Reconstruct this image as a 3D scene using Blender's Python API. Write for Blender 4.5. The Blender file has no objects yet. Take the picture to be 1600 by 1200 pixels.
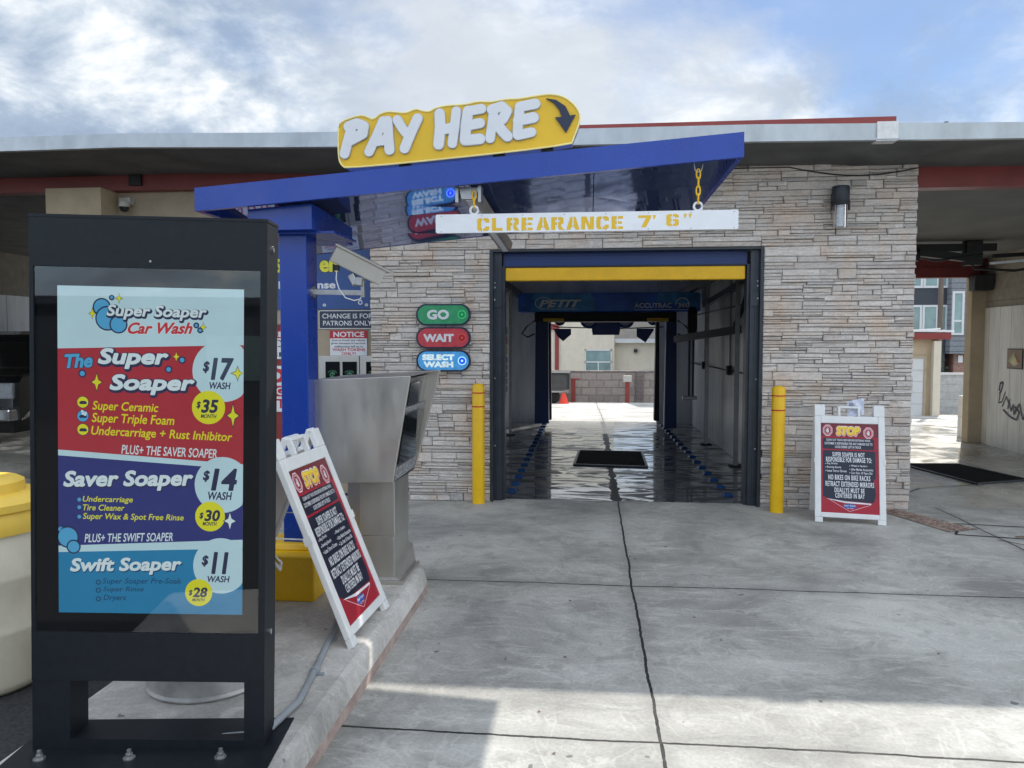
import bpy, math, random
from mathutils import Vector, Matrix
R = math.radians
rnd = random.Random(7)
scn = bpy.context.scene
COL = scn.collection

# ------------------------------------------------------------------ camera
cam = bpy.data.cameras.new('Camera'); camo = bpy.data.objects.new('Camera', cam); COL.objects.link(camo)
cam.sensor_fit = 'HORIZONTAL'; cam.sensor_width = 36.0; cam.lens = 36.0 * 1200 / 1600
cam.clip_start = 0.05; cam.clip_end = 2000
camo.location = (0, 0, 1.58)
camo.rotation_euler = (R(90 - 3.148), 0, R(5.7106))
scn.camera = camo

# ------------------------------------------------------------------ world, sun, exposure
SUN_TO = Vector((0.46, 0.965, 1.0)).normalized()          # towards the sun
w = bpy.data.worlds.new('World'); scn.world = w; w.use_nodes = True
nt = w.node_tree; nt.nodes.clear()
def N(t, typ, **kw):
    n = t.nodes.new(typ)
    for k, v in kw.items(): setattr(n, k, v)
    return n
out = N(nt, 'ShaderNodeOutputWorld'); bg = N(nt, 'ShaderNodeBackground')
bg.inputs['Strength'].default_value = 0.14
nt.links.new(bg.outputs[0], out.inputs[0])
sky = N(nt, 'ShaderNodeTexSky', sky_type='NISHITA', sun_disc=False)
sky.sun_elevation = math.asin(SUN_TO.z); sky.sun_rotation = math.atan2(SUN_TO.x, SUN_TO.y)
sky.air_density = 1.0; sky.dust_density = 0.25; sky.ozone_density = 1.6
tc = N(nt, 'ShaderNodeTexCoord'); sep = N(nt, 'ShaderNodeSeparateXYZ')
nt.links.new(tc.outputs['Generated'], sep.inputs[0])
def M_(t, op, a, b=None, clamp=False):
    n = N(t, 'ShaderNodeMath', operation=op, use_clamp=clamp)
    for i, v in enumerate((a, b)):
        if v is None: continue
        if isinstance(v, (int, float)): n.inputs[i].default_value = v
        else: t.links.new(v, n.inputs[i])
    return n.outputs[0]
zc = M_(nt, 'ADD', M_(nt, 'MAXIMUM', sep.outputs[2], 0.0), 0.34)
cmb = N(nt, 'ShaderNodeCombineXYZ')
nt.links.new(M_(nt, 'DIVIDE', sep.outputs[0], zc), cmb.inputs[0])
nt.links.new(M_(nt, 'DIVIDE', sep.outputs[1], zc), cmb.inputs[1])
def noise(t, vec, scale, detail=6, rough=0.55, dist=0.0):
    n = N(t, 'ShaderNodeTexNoise')
    n.inputs['Scale'].default_value = scale; n.inputs['Detail'].default_value = detail
    n.inputs['Roughness'].default_value = rough; n.inputs['Distortion'].default_value = dist
    if vec is not None: t.links.new(vec, n.inputs['Vector'])
    return n.outputs['Fac']
def ramp(t, fac, stops, interp='LINEAR'):
    n = N(t, 'ShaderNodeValToRGB'); cr = n.color_ramp; cr.interpolation = interp
    while len(cr.elements) < len(stops): cr.elements.new(0.5)
    for e, (p, c) in zip(cr.elements, stops):
        e.position = p; e.color = (c, c, c, 1) if isinstance(c, (int, float)) else (*c, 1)
    t.links.new(fac, n.inputs[0]); return n.outputs[0]
def mixc(t, fac, a, b, mode='MIX'):
    n = N(t, 'ShaderNodeMix', data_type='RGBA', blend_type=mode)
    for i, v in ((0, fac), (6, a), (7, b)):
        if isinstance(v, (int, float)): n.inputs[i].default_value = v if i == 0 else (v, v, v, 1)
        elif isinstance(v, tuple): n.inputs[i].default_value = (*v, 1)
        else: t.links.new(v, n.inputs[i])
    return n.outputs[2]
mp = N(nt, 'ShaderNodeMapping'); mp.inputs['Location'].default_value = (3.1, 1.7, 0.4)
nt.links.new(cmb.outputs[0], mp.inputs[0])
def lobe(d, lo, hi):
    n = N(nt, 'ShaderNodeVectorMath', operation='DOT_PRODUCT'); nt.links.new(tc.outputs['Generated'], n.inputs[0])
    n.inputs[1].default_value = Vector(d).normalized(); return ramp(nt, n.outputs['Value'], [(lo, 0.0), (hi, 1.0)], 'EASE')
clear = lobe((0.347, 0.882, 0.318), 0.90, 0.985)      # a clearer part of the sky
thick = lobe((-0.446, 0.842, 0.305), 0.86, 0.98)      # a heavier grey bank
cover = ramp(nt, M_(nt, 'SUBTRACT', M_(nt, 'ADD', noise(nt, mp.outputs[0], 1.9, 11, 0.60, 0.2), M_(nt, 'MULTIPLY', thick, 0.11)), M_(nt, 'MULTIPLY', clear, 0.02)), [(0.34, 0.12), (0.56, 1.0)])
lum = M_(nt, 'SUBTRACT', noise(nt, mp.outputs[0], 3.6, 11, 0.60, 0.25), M_(nt, 'MULTIPLY', thick, 0.055))
cloudcol = ramp(nt, lum, [(0.32, (3.3, 4.3, 5.8)), (0.45, (4.4, 5.4, 6.9)), (0.53, (6.6, 7.5, 8.6)), (0.63, (11.0, 11.2, 11.3))])
# thin bright cloud round where the sun lights the deck from behind
dotn = N(nt, 'ShaderNodeVectorMath', operation='DOT_PRODUCT'); nt.links.new(tc.outputs['Generated'], dotn.inputs[0])
dotn.inputs[1].default_value = Vector((-0.032, 0.938, 0.346)).normalized()
glow = ramp(nt, dotn.outputs['Value'], [(0.93, 0.0), (0.995, 1.0)], 'EASE')
cloudcol2 = mixc(nt, M_(nt, 'MULTIPLY', glow, 0.5), cloudcol, (10.5, 10.7, 10.8))
skyb = mixc(nt, 1.0, sky.outputs[0], (0.92, 1.02, 1.16), 'MULTIPLY')
# the deck is backlit towards the sun and front lit (brighter) on the other side
side = ramp(nt, M_(nt, 'ADD', M_(nt, 'MULTIPLY', sep.outputs[1], 0.5), 0.5), [(0.35, (1.025, 0.98, 0.915)), (0.86, (0.44, 0.44, 0.44))], 'EASE')
allsky = mixc(nt, cover, skyb, cloudcol2)
nt.links.new(mixc(nt, 1.0, allsky, side, 'MULTIPLY'), bg.inputs['Color'])

sl = bpy.data.lights.new('sun', 'SUN'); sl.energy = 3.0; sl.angle = R(0.6); sl.color = (1.0, 0.955, 0.88)
so = bpy.data.objects.new('sun', sl); COL.objects.link(so)
so.rotation_euler = SUN_TO.to_track_quat('Z', 'Y').to_euler(); so.location = (-4, 2, 12)
scn.view_settings.view_transform = 'Standard'; scn.view_settings.look = 'None'
scn.view_settings.exposure = 0.70; scn.view_settings.gamma = 1.0
scn.cycles.max_bounces = 8; scn.cycles.diffuse_bounces = 4; scn.cycles.glossy_bounces = 4

# ------------------------------------------------------------------ materials
def s2l(r, g, b):
    f = lambda c: (c/255/12.92 if c/255 <= 0.04045 else ((c/255+0.055)/1.055)**2.4)
    return (f(r), f(g), f(b))
def new_mat(name):
    m = bpy.data.materials.new(name); m.use_nodes = True
    return m, m.node_tree, m.node_tree.nodes['Principled BSDF']
def mat(name, col, rough=0.5, metal=0.0, var=0.12, scale=6.0, bump=0.0, emit=0.0, spec=None, stretch=None, roughvar=0.0, coat=0.0):
    m, t, b = new_mat(name)
    b.inputs['Roughness'].default_value = rough; b.inputs['Metallic'].default_value = metal
    if spec is not None: b.inputs['Specular IOR Level'].default_value = spec
    if coat: b.inputs['Coat Weight'].default_value = coat; b.inputs['Coat Roughness'].default_value = 0.05
    c = N(t, 'ShaderNodeTexCoord'); mpn = N(t, 'ShaderNodeMapping'); t.links.new(c.outputs['Object'], mpn.inputs[0])
    if stretch: mpn.inputs['Scale'].default_value = stretch
    f = noise(t, mpn.outputs[0], scale, 7, 0.6)
    lo = tuple(x*(1-var) for x in col); hi = tuple(min(1, x*(1+var)) for x in col)
    cc = ramp(t, f, [(0.3, lo), (0.7, hi)])
    if emit:
        b.inputs['Base Color'].default_value = (0.01, 0.01, 0.01, 1)
        t.links.new(cc, b.inputs['Emission Color']); b.inputs['Emission Strength'].default_value = emit
    else: t.links.new(cc, b.inputs['Base Color'])
    if roughvar:
        f2 = noise(t, mpn.outputs[0], scale*2.3, 5, 0.6)
        t.links.new(ramp(t, f2, [(0.3, max(0.02, rough-roughvar)), (0.7, min(1, rough+roughvar))]), b.inputs['Roughness'])
    if bump:
        bn = N(t, 'ShaderNodeBump'); bn.inputs['Strength'].default_value = bump; bn.inputs['Distance'].default_value = 0.01
        t.links.new(noise(t, mpn.outputs[0], scale*6, 6, 0.6), bn.inputs['Height']); t.links.new(bn.outputs[0], b.inputs['Normal'])
    return m
def pmath(t, pos): s = N(t, 'ShaderNodeSeparateXYZ'); t.links.new(pos, s.inputs[0]); return s.outputs

def concrete(name, base, joints_x=(), joints_y=(), wet=0.0, stains=1.0):
    m, t, b = new_mat(name)
    c = N(t, 'ShaderNodeTexCoord'); P = c.outputs['Object']; x, y, z = pmath(t, P)
    n1 = noise(t, P, 0.72, 10, 0.64, 0.7); n2 = noise(t, P, 3.2, 8, 0.65, 1.2); n3 = noise(t, P, 60, 3, 0.7)
    mpn = N(t, 'ShaderNodeMapping'); mpn.inputs['Scale'].default_value = (1.0, 3.2, 1); mpn.inputs['Rotation'].default_value = (0, 0, 0.35); t.links.new(P, mpn.inputs[0])
    n4 = noise(t, mpn.outputs[0], 2.1, 9, 0.7, 2.2)
    k = lambda f: tuple(v*f for v in base)
    c1 = ramp(t, n1, [(0.33, k(0.56)), (0.46, k(0.88)), (0.55, k(1.08)), (0.67, k(1.34))])
    c2 = mixc(t, M_(t, 'MULTIPLY', ramp(t, n2, [(0.38, 1.0), (0.52, 0.0)]), 0.42*stains), c1, k(0.5))
    c2 = mixc(t, M_(t, 'MULTIPLY', ramp(t, n4, [(0.53, 0.0), (0.64, 1.0)]), 0.42*stains), c2, k(1.5))     # brushed efflorescence
    c2 = mixc(t, 0.5, c2, mixc(t, 1.0, c2, ramp(t, n3, [(0.3, 0.72), (0.7, 1.28)]), 'MULTIPLY'))
    n5 = noise(t, P, 1.5, 4, 0.5, 3.5)
    rdg = ramp(t, M_(t, 'ABSOLUTE', M_(t, 'SUBTRACT', n5, 0.5)), [(0.0, 1.0), (0.022, 0.0)])
    c2 = mixc(t, M_(t, 'MULTIPLY', M_(t, 'MULTIPLY', rdg, ramp(t, n1, [(0.42, 0.0), (0.55, 1.0)])), 0.5*stains), c2, k(1.5))   # trowel and tyre swirls
    sp = noise(t, P, 11, 2, 0.5)
    c2 = mixc(t, M_(t, 'MULTIPLY', ramp(t, sp, [(0.735, 0.0), (0.75, 1.0)]), 0.75), c2, k(0.22))           # oil spots
    wob = M_(t, 'MULTIPLY', M_(t, 'SUBTRACT', noise(t, P, 1.6, 3, 0.5), 0.5), 0.05)
    wob2 = M_(t, 'MULTIPLY', M_(t, 'SUBTRACT', noise(t, P, 24, 3, 0.5), 0.5), 0.010)
    wb = M_(t, 'ADD', wob, wob2)
    jm = None; sm = None
    for axis, arr in ((x, joints_x), (y, joints_y)):
        for j in arr:
            d = M_(t, 'ABSOLUTE', M_(t, 'ADD', M_(t, 'SUBTRACT', axis, j), wb))
            a = M_(t, 'LESS_THAN', d, 0.0072)
            s_ = ramp(t, d, [(0.0, 1.0), (0.10, 0.0)])
            jm = a if jm is None else M_(t, 'MAXIMUM', jm, a); sm = s_ if sm is None else M_(t, 'MAXIMUM', sm, s_)
    if jm is not None:
        c2 = mixc(t, M_(t, 'MULTIPLY', sm, 0.35), c2, k(0.45)); c2 = mixc(t, jm, c2, (0.018, 0.017, 0.016))
    t.links.new(c2, b.inputs['Base Color'])
    h = M_(t, 'ADD', M_(t, 'MULTIPLY', n3, 0.3), n2)
    if jm is not None: h = M_(t, 'SUBTRACT', h, M_(t, 'MULTIPLY', jm, 1.5))
    bn = N(t, 'ShaderNodeBump'); bn.inputs['Strength'].default_value = 0.25; bn.inputs['Distance'].default_value = 0.006
    t.links.new(h, bn.inputs['Height']); t.links.new(bn.outputs[0], b.inputs['Normal'])
    t.links.new(ramp(t, n4, [(0.3, 0.6), (0.7, 0.92)]), b.inputs['Roughness'])
    if wet:
        wn = noise(t, P, 1.3, 6, 0.55, 0.8)
        t.links.new(ramp(t, wn, [(0.4, 0.10), (0.62, 0.55)]), b.inputs['Roughness'])
    return m
def wet_floor(name, base):
    m, t, b = new_mat(name)
    c = N(t, 'ShaderNodeTexCoord'); P = c.outputs['Object']; x, y, z = pmath(t, P)
    mpn = N(t, 'ShaderNodeMapping'); mpn.inputs['Scale'].default_value = (0.55, 1.5, 1); t.links.new(P, mpn.inputs[0])
    n1 = noise(t, mpn.outputs[0], 2.6, 8, 0.62, 1.6); n2 = noise(t, mpn.outputs[0], 4.2, 5, 0.6, 0.8)
    k = lambda f: tuple(v*f for v in base)
    col = ramp(t, n1, [(0.3, k(0.45)), (0.5, k(0.8)), (0.7, k(1.5))])
    wob = M_(t, 'MULTIPLY', M_(t, 'SUBTRACT', noise(t, P, 1.6, 3, 0.5), 0.5), 0.05)
    d = M_(t, 'ABSOLUTE', M_(t, 'ADD', M_(t, 'SUBTRACT', x, 0.285), wob))
    wn = M_(t, 'MULTIPLY', noise(t, P, 2.6, 4, 0.6), 0.17)
    pud = M_(t, 'LESS_THAN', d, M_(t, 'SUBTRACT', wn, 0.045))
    col = mixc(t, M_(t, 'MULTIPLY', pud, 0.8), col, k(0.15))
    col = mixc(t, M_(t, 'LESS_THAN', d, 0.008), col, (0.01, 0.01, 0.01))
    dry = ramp(t, M_(t, 'ADD', M_(t, 'DIVIDE', M_(t, 'SUBTRACT', y, 12.6), 4.0), M_(t, 'MULTIPLY', M_(t, 'SUBTRACT', n1, 0.5), 1.3)), [(0.30, 0.0), (0.55, 1.0)])  # base colour only: paler towards the exit end, with ragged edges
    col = mixc(t, M_(t, 'MULTIPLY', dry, M_(t, 'SUBTRACT', 1.0, pud)), col, mixc(t, n2, (0.20, 0.20, 0.19), (0.42, 0.41, 0.39)))
    t.links.new(col, b.inputs['Base Color'])
    rr = ramp(t, n2, [(0.36, 0.03), (0.52, 0.12), (0.68, 0.36)])
    t.links.new(mixc(t, pud, mixc(t, 0.5, rr, ramp(t, n1, [(0.44, 0.7), (0.54, 0.05)])), 0.55), b.inputs['Roughness'])
    bn = N(t, 'ShaderNodeBump'); bn.inputs['Strength'].default_value = 0.5; bn.inputs['Distance'].default_value = 0.02
    t.links.new(n1, bn.inputs['Height']); t.links.new(bn.outputs[0], b.inputs['Normal'])
    b.inputs['Specular IOR Level'].default_value = 0.7; b.inputs['Coat Roughness'].default_value = 0.05
    t.links.new(M_(t, 'MULTIPLY', M_(t, 'SUBTRACT', 1.0, pud), ramp(t, n1, [(0.45, 0.0), (0.53, 1.0)])), b.inputs['Coat Weight'])
    return m
def block_mat(name, c1, c2, mortar, bw=0.4, bh=0.2, rot=(R(90), 0, 0), msize=0.012, bump=0.6):
    m, t, b = new_mat(name)
    c = N(t, 'ShaderNodeTexCoord'); mpn = N(t, 'ShaderNodeMapping'); mpn.inputs['Rotation'].default_value = rot
    t.links.new(c.outputs['Object'], mpn.inputs[0])
    br = N(t, 'ShaderNodeTexBrick'); t.links.new(mpn.outputs[0], br.inputs['Vector'])
    br.inputs['Color1'].default_value = (*c1, 1); br.inputs['Color2'].default_value = (*c2, 1); br.inputs['Mortar'].default_value = (*mortar, 1)
    br.inputs['Scale'].default_value = 1.0; br.inputs['Brick Width'].default_value = bw; br.inputs['Row Height'].default_value = bh
    br.inputs['Mortar Size'].default_value = msize; br.inputs['Bias'].default_value = 0.0
    nz = noise(t, c.outputs['Object'], 9, 7, 0.65)
    col = mixc(t, 1.0, br.outputs['Color'], ramp(t, nz, [(0.3, 0.8), (0.7, 1.18)]), 'MULTIPLY')
    t.links.new(col, b.inputs['Base Color']); b.inputs['Roughness'].default_value = 0.85
    bn = N(t, 'ShaderNodeBump'); bn.inputs['Strength'].default_value = bump; bn.inputs['Distance'].default_value = 0.01
    t.links.new(M_(t, 'SUBTRACT', M_(t, 'MULTIPLY', nz, 0.35), br.outputs['Fac']), bn.inputs['Height']); t.links.new(bn.outputs[0], b.inputs['Normal'])
    return m
def panel_mat(name, col, pitch=0.3, axis=1, rough=0.45):
    """wall lining of upright sheets with thin seams"""
    m, t, b = new_mat(name)
    c = N(t, 'ShaderNodeTexCoord'); xyz = pmath(t, c.outputs['Object'])
    fr = M_(t, 'FRACT', M_(t, 'DIVIDE', xyz[axis], pitch))
    seam = M_(t, 'LESS_THAN', fr, 0.03)
    mpn = N(t, 'ShaderNodeMapping'); mpn.inputs['Scale'].default_value = (3, 3, 0.5); t.links.new(c.outputs['Object'], mpn.inputs[0])
    nz = noise(t, mpn.outputs[0], 2.2, 7, 0.62)
    k = lambda f: tuple(v*f for v in col)
    cc = mixc(t, seam, ramp(t, nz, [(0.32, k(0.8)), (0.5, col), (0.7, k(1.08))]), k(0.45))
    t.links.new(cc, b.inputs['Base Color']); b.inputs['Roughness'].default_value = rough
    return m
def stone_mat():
    m, t, b = new_mat('ledger_stone')
    at = N(t, 'ShaderNodeAttribute', attribute_name='tint')
    c = N(t, 'ShaderNodeTexCoord'); mpn = N(t, 'ShaderNodeMapping'); mpn.inputs['Scale'].default_value = (1.2, 1.2, 7); t.links.new(c.outputs['Object'], mpn.inputs[0])
    n1 = noise(t, mpn.outputs[0], 5, 9, 0.68, 1.5); n2 = noise(t, c.outputs['Object'], 45, 5, 0.7)
    col = mixc(t, 1.0, at.outputs['Color'], ramp(t, n1, [(0.28, 0.50), (0.42, 0.86), (0.6, 1.05), (0.72, 1.22)]), 'MULTIPLY')
    rust = mixc(t, 1.0, col, (1.0, 0.86, 0.74), 'MULTIPLY')
    col = mixc(t, ramp(t, noise(t, c.outputs['Object'], 3.1, 5, 0.6), [(0.48, 0.0), (0.66, 0.8)]), col, rust)
    col = mixc(t, 0.35, col, mixc(t, 1.0, col, ramp(t, n2, [(0.3, 0.6), (0.7, 1.4)]), 'MULTIPLY'))
    t.links.new(col, b.inputs['Base Color']); b.inputs['Roughness'].default_value = 0.88
    bn = N(t, 'ShaderNodeBump'); bn.inputs['Strength'].default_value = 0.8; bn.inputs['Distance'].default_value = 0.012
    t.links.new(M_(t, 'ADD', n1, M_(t, 'MULTIPLY', n2, 0.3)), bn.inputs['Height']); t.links.new(bn.outputs[0], b.inputs['Normal'])
    return m
def glass_mat(name, tint=(1, 1, 1)):
    m, t, b = new_mat(name); t.nodes.remove(b)
    o = t.nodes['Material Output']; mx = N(t, 'ShaderNodeMixShader'); tr = N(t, 'ShaderNodeBsdfTransparent'); gl = N(t, 'ShaderNodeBsdfGlossy')
    fr = N(t, 'ShaderNodeFresnel'); fr.inputs['IOR'].default_value = 1.5
    tr.inputs['Color'].default_value = (*tint, 1); gl.inputs['Roughness'].default_value = 0.015
    t.links.new(fr.outputs[0], mx.inputs[0]); t.links.new(tr.outputs[0], mx.inputs[1]); t.links.new(gl.outputs[0], mx.inputs[2])
    t.links.new(mx.outputs[0], o.inputs[0]); return m

C_ = concrete
mt = {}
mt['drive'] = C_('driveway_concrete', (0.405, 0.395, 0.365), (0.29, 3.3, 6.6), (2.99, 4.955, -0.5))
mt['drive_far'] = C_('back_lot_concrete', (0.52, 0.50, 0.46), (0.3,), (18.3, 21.6), 0, 0.6)
mt['bay_r'] = C_('right_bay_concrete', (0.42, 0.40, 0.35), (4.9,), (12.55,), 0.3, 0.9)
mt['wet'] = wet_floor('wet_bay_concrete', (0.085, 0.09, 0.098))
mt['island'] = C_('kerb_concrete', (0.50, 0.475, 0.44), (), (), 0, 0.8)
mt['kerbred'] = mat('worn_red_kerb_paint', (0.42, 0.32, 0.28), 0.85, 0, 0.35, 7, 0.5)
mt['asphalt'] = mat('asphalt', (0.045, 0.045, 0.046), 0.9, 0, 0.5, 60, 0.9)
mt['stone'] = stone_mat()
mt['mortar'] = mat('dark_joint', (0.09, 0.08, 0.072), 0.95, 0, 0.2, 8)
mt['galv'] = mat('galvanised_fascia', (0.42, 0.45, 0.47), 0.42, 0.55, 0.14, 5, 0, 0, None, (1, 1, 0.4), 0.1)
mt['patch'] = mat('silver_patch', (0.66, 0.66, 0.65), 0.5, 0.2, 0.15, 14)
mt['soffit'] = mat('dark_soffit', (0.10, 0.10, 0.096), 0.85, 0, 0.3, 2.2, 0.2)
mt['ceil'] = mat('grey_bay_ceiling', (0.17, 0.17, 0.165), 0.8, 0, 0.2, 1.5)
mt['redbeam'] = mat('maroon_beam_paint', (0.20, 0.032, 0.030), 0.45, 0, 0.18, 4)
mt['redtrim'] = mat('red_roof_trim', (0.24, 0.035, 0.03), 0.5, 0, 0.15, 4)
mt['beige'] = mat('beige_stucco', (0.40, 0.33, 0.24), 0.9, 0, 0.12, 4, 0.25)
mt['tan'] = mat('tan_stucco', (0.46, 0.37, 0.25), 0.9, 0, 0.12, 4, 0.25)
mt['cream'] = mat('cream_stucco', (0.66, 0.60, 0.49), 0.9, 0, 0.07, 3, 0.15)
mt['maroonwall'] = mat('maroon_wall_paint', (0.26, 0.035, 0.03), 0.6, 0, 0.15, 5)
mt['blue'] = mat('gloss_blue_paint', s2l(16, 58, 152), 0.26, 0, 0.10, 2.5, 0, 0, 0.5, None, 0.05)
mt['blue_mirror'] = mat('polished_blue_soffit', (0.15, 0.21, 0.46), 0.03, 0.72, 0.08, 1.4, 0, 0, 0.5, None, 0.015)
mt['bluedk'] = mat('machine_blue', s2l(18, 50, 110), 0.4, 0, 0.1, 4)
mt['yellow'] = mat('sign_yellow', s2l(224, 182, 30), 0.42, 0, 0.06, 4)
mt['yellowb'] = mat('safety_yellow', s2l(238, 188, 12), 0.35, 0, 0.06, 9, 0, 0, None, None, 0.08)
mt['yellowvinyl'] = mat('yellow_vinyl', s2l(232, 182, 30), 0.55, 0, 0.10, 7, 0.6)
mt['redline'] = mat('red_tape', s2l(190, 40, 25), 0.5, 0, 0.1, 9)
mt['white'] = mat('white_plastic', (0.80, 0.80, 0.79), 0.42, 0, 0.05, 12, 0.05)
mt['whitepaint'] = mat('white_enamel', (0.76, 0.78, 0.82), 0.4, 0, 0.05, 9)
mt['letterwhite'] = mat('white_letter_face', (0.68, 0.70, 0.74), 0.4, 0, 0.03, 8)
mt['navy'] = mat('navy_print', s2l(24, 34, 62), 0.4, 0, 0.08, 8)
mt['black'] = mat('black_powder_coat', (0.008, 0.011, 0.0155), 0.5, 0, 0.2, 30, 0.03, 0, 0.3)
mt['bezel'] = mat('black_bezel', (0.005, 0.006, 0.008), 0.5, 0, 0.1, 4, 0, 0, 0.1)
mt['darkmetal'] = mat('dark_anodised_frame', (0.035, 0.042, 0.055), 0.4, 0.3, 0.2, 8)
mt['dark'] = mat('black_rubber', (0.015, 0.015, 0.016), 0.6, 0, 0.3, 8)
mt['steel'] = mat('brushed_stainless', (0.60, 0.575, 0.54), 0.38, 0.9, 0.07, 2.0, 0, 0, None, (3, 3, 0.9), 0.07)
mt['steel2'] = mat('galvanised_steel', (0.40, 0.40, 0.40), 0.4, 0.85, 0.2, 9, 0.05)
mt['granite'] = mat('speckled_panel', (0.28, 0.28, 0.29), 0.6, 0, 0.9, 60, 0.4)
mt['blackglass'] = mat('dark_screen_glass', (0.012, 0.016, 0.018), 0.06, 0, 0.2, 5)
mt['gratebar'] = mat('oily_grate_steel', (0.016, 0.016, 0.016), 0.85, 0, 0.3, 12, 0, 0, 0.15)
mt['glass'] = glass_mat('clear_glass')
mt['camgrey'] = mat('camera_beige_grey', (0.46, 0.44, 0.40), 0.45, 0, 0.08, 8)
mt['conduit'] = mat('grey_conduit', (0.27, 0.29, 0.31), 0.55, 0, 0.12, 9)
mt['panelwhite'] = panel_mat('white_wall_panels', (0.84, 0.84, 0.82), 0.31, 1)
mt['panelgrey'] = panel_mat('grey_wall_panels', (0.74, 0.76, 0.78), 0.62, 1, 0.35)
mt['blockwall'] = block_mat('painted_block', (0.34, 0.31, 0.26), (0.39, 0.355, 0.30), (0.27, 0.25, 0.21), 0.40, 0.20, (R(90), 0, R(90)))
mt['cmu'] = block_mat('taupe_block', (0.24, 0.205, 0.185), (0.33, 0.285, 0.255), (0.20, 0.175, 0.16), 0.62, 0.31, (R(90), 0, 0), 0.025)
mt['ironwhite'] = mat('vinyl_fence_white', (0.62, 0.63, 0.64), 0.5, 0, 0.06, 3)
mt['siding'] = block_mat('grey_lap_siding', (0.20, 0.215, 0.235), (0.22, 0.235, 0.255), (0.09, 0.10, 0.11), 30, 0.22, (R(90), 0, 0), 0.016)
mt['darkhouse'] = mat('charcoal_cladding', (0.045, 0.052, 0.066), 0.7, 0, 0.12, 1)
mt['brick'] = block_mat('red_brick', (0.26, 0.12, 0.085), (0.34, 0.17, 0.12), (0.30, 0.27, 0.24), 0.24, 0.085, (R(90), 0, 0), 0.01)
mt['winglass'] = mat('window_glass', (0.20, 0.30, 0.30), 0.08, 0, 0.35, 1.0)
mt['wood'] = mat('weathered_pole', (0.14, 0.115, 0.095), 0.9, 0, 0.3, 8, 0.5, 0, None, (5, 5, 0.4))
mt['needle'] = mat('spruce_needles', (0.045, 0.075, 0.055), 0.8, 0, 0.4, 6)
mt['orange'] = mat('traffic_orange', s2l(225, 66, 40), 0.5, 0, 0.06, 8)
mt['barrel'] = mat('translucent_white_barrel', (0.74, 0.68, 0.53), 0.42, 0, 0.16, 3.5, 0.1)
mt['drum'] = mat('dull_aluminium', (0.42, 0.41, 0.40), 0.5, 0.4, 0.3, 7, 0.15)
mt['gravel'] = mat('mixed_pebbles', (0.30, 0.22, 0.18), 0.9, 0, 0.65, 28)
mt['rust'] = mat('rusty_steel', (0.20, 0.13, 0.09), 0.75, 0.3, 0.4, 14)
mt['carpaint'] = mat('black_car_paint', (0.008, 0.009, 0.012), 0.16, 0, 0.1, 3, 0, 0, None, None, 0, 1.0)
mt['chrome'] = mat('chrome', (0.75, 0.76, 0.78), 0.08, 1, 0.05, 4)
mt['lampclear'] = mat('headlamp_lens', (0.45, 0.47, 0.5), 0.06, 0.4, 0.2, 10)
mt['cardred'] = mat('red_licence_plate', s2l(170, 50, 45), 0.5)

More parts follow.
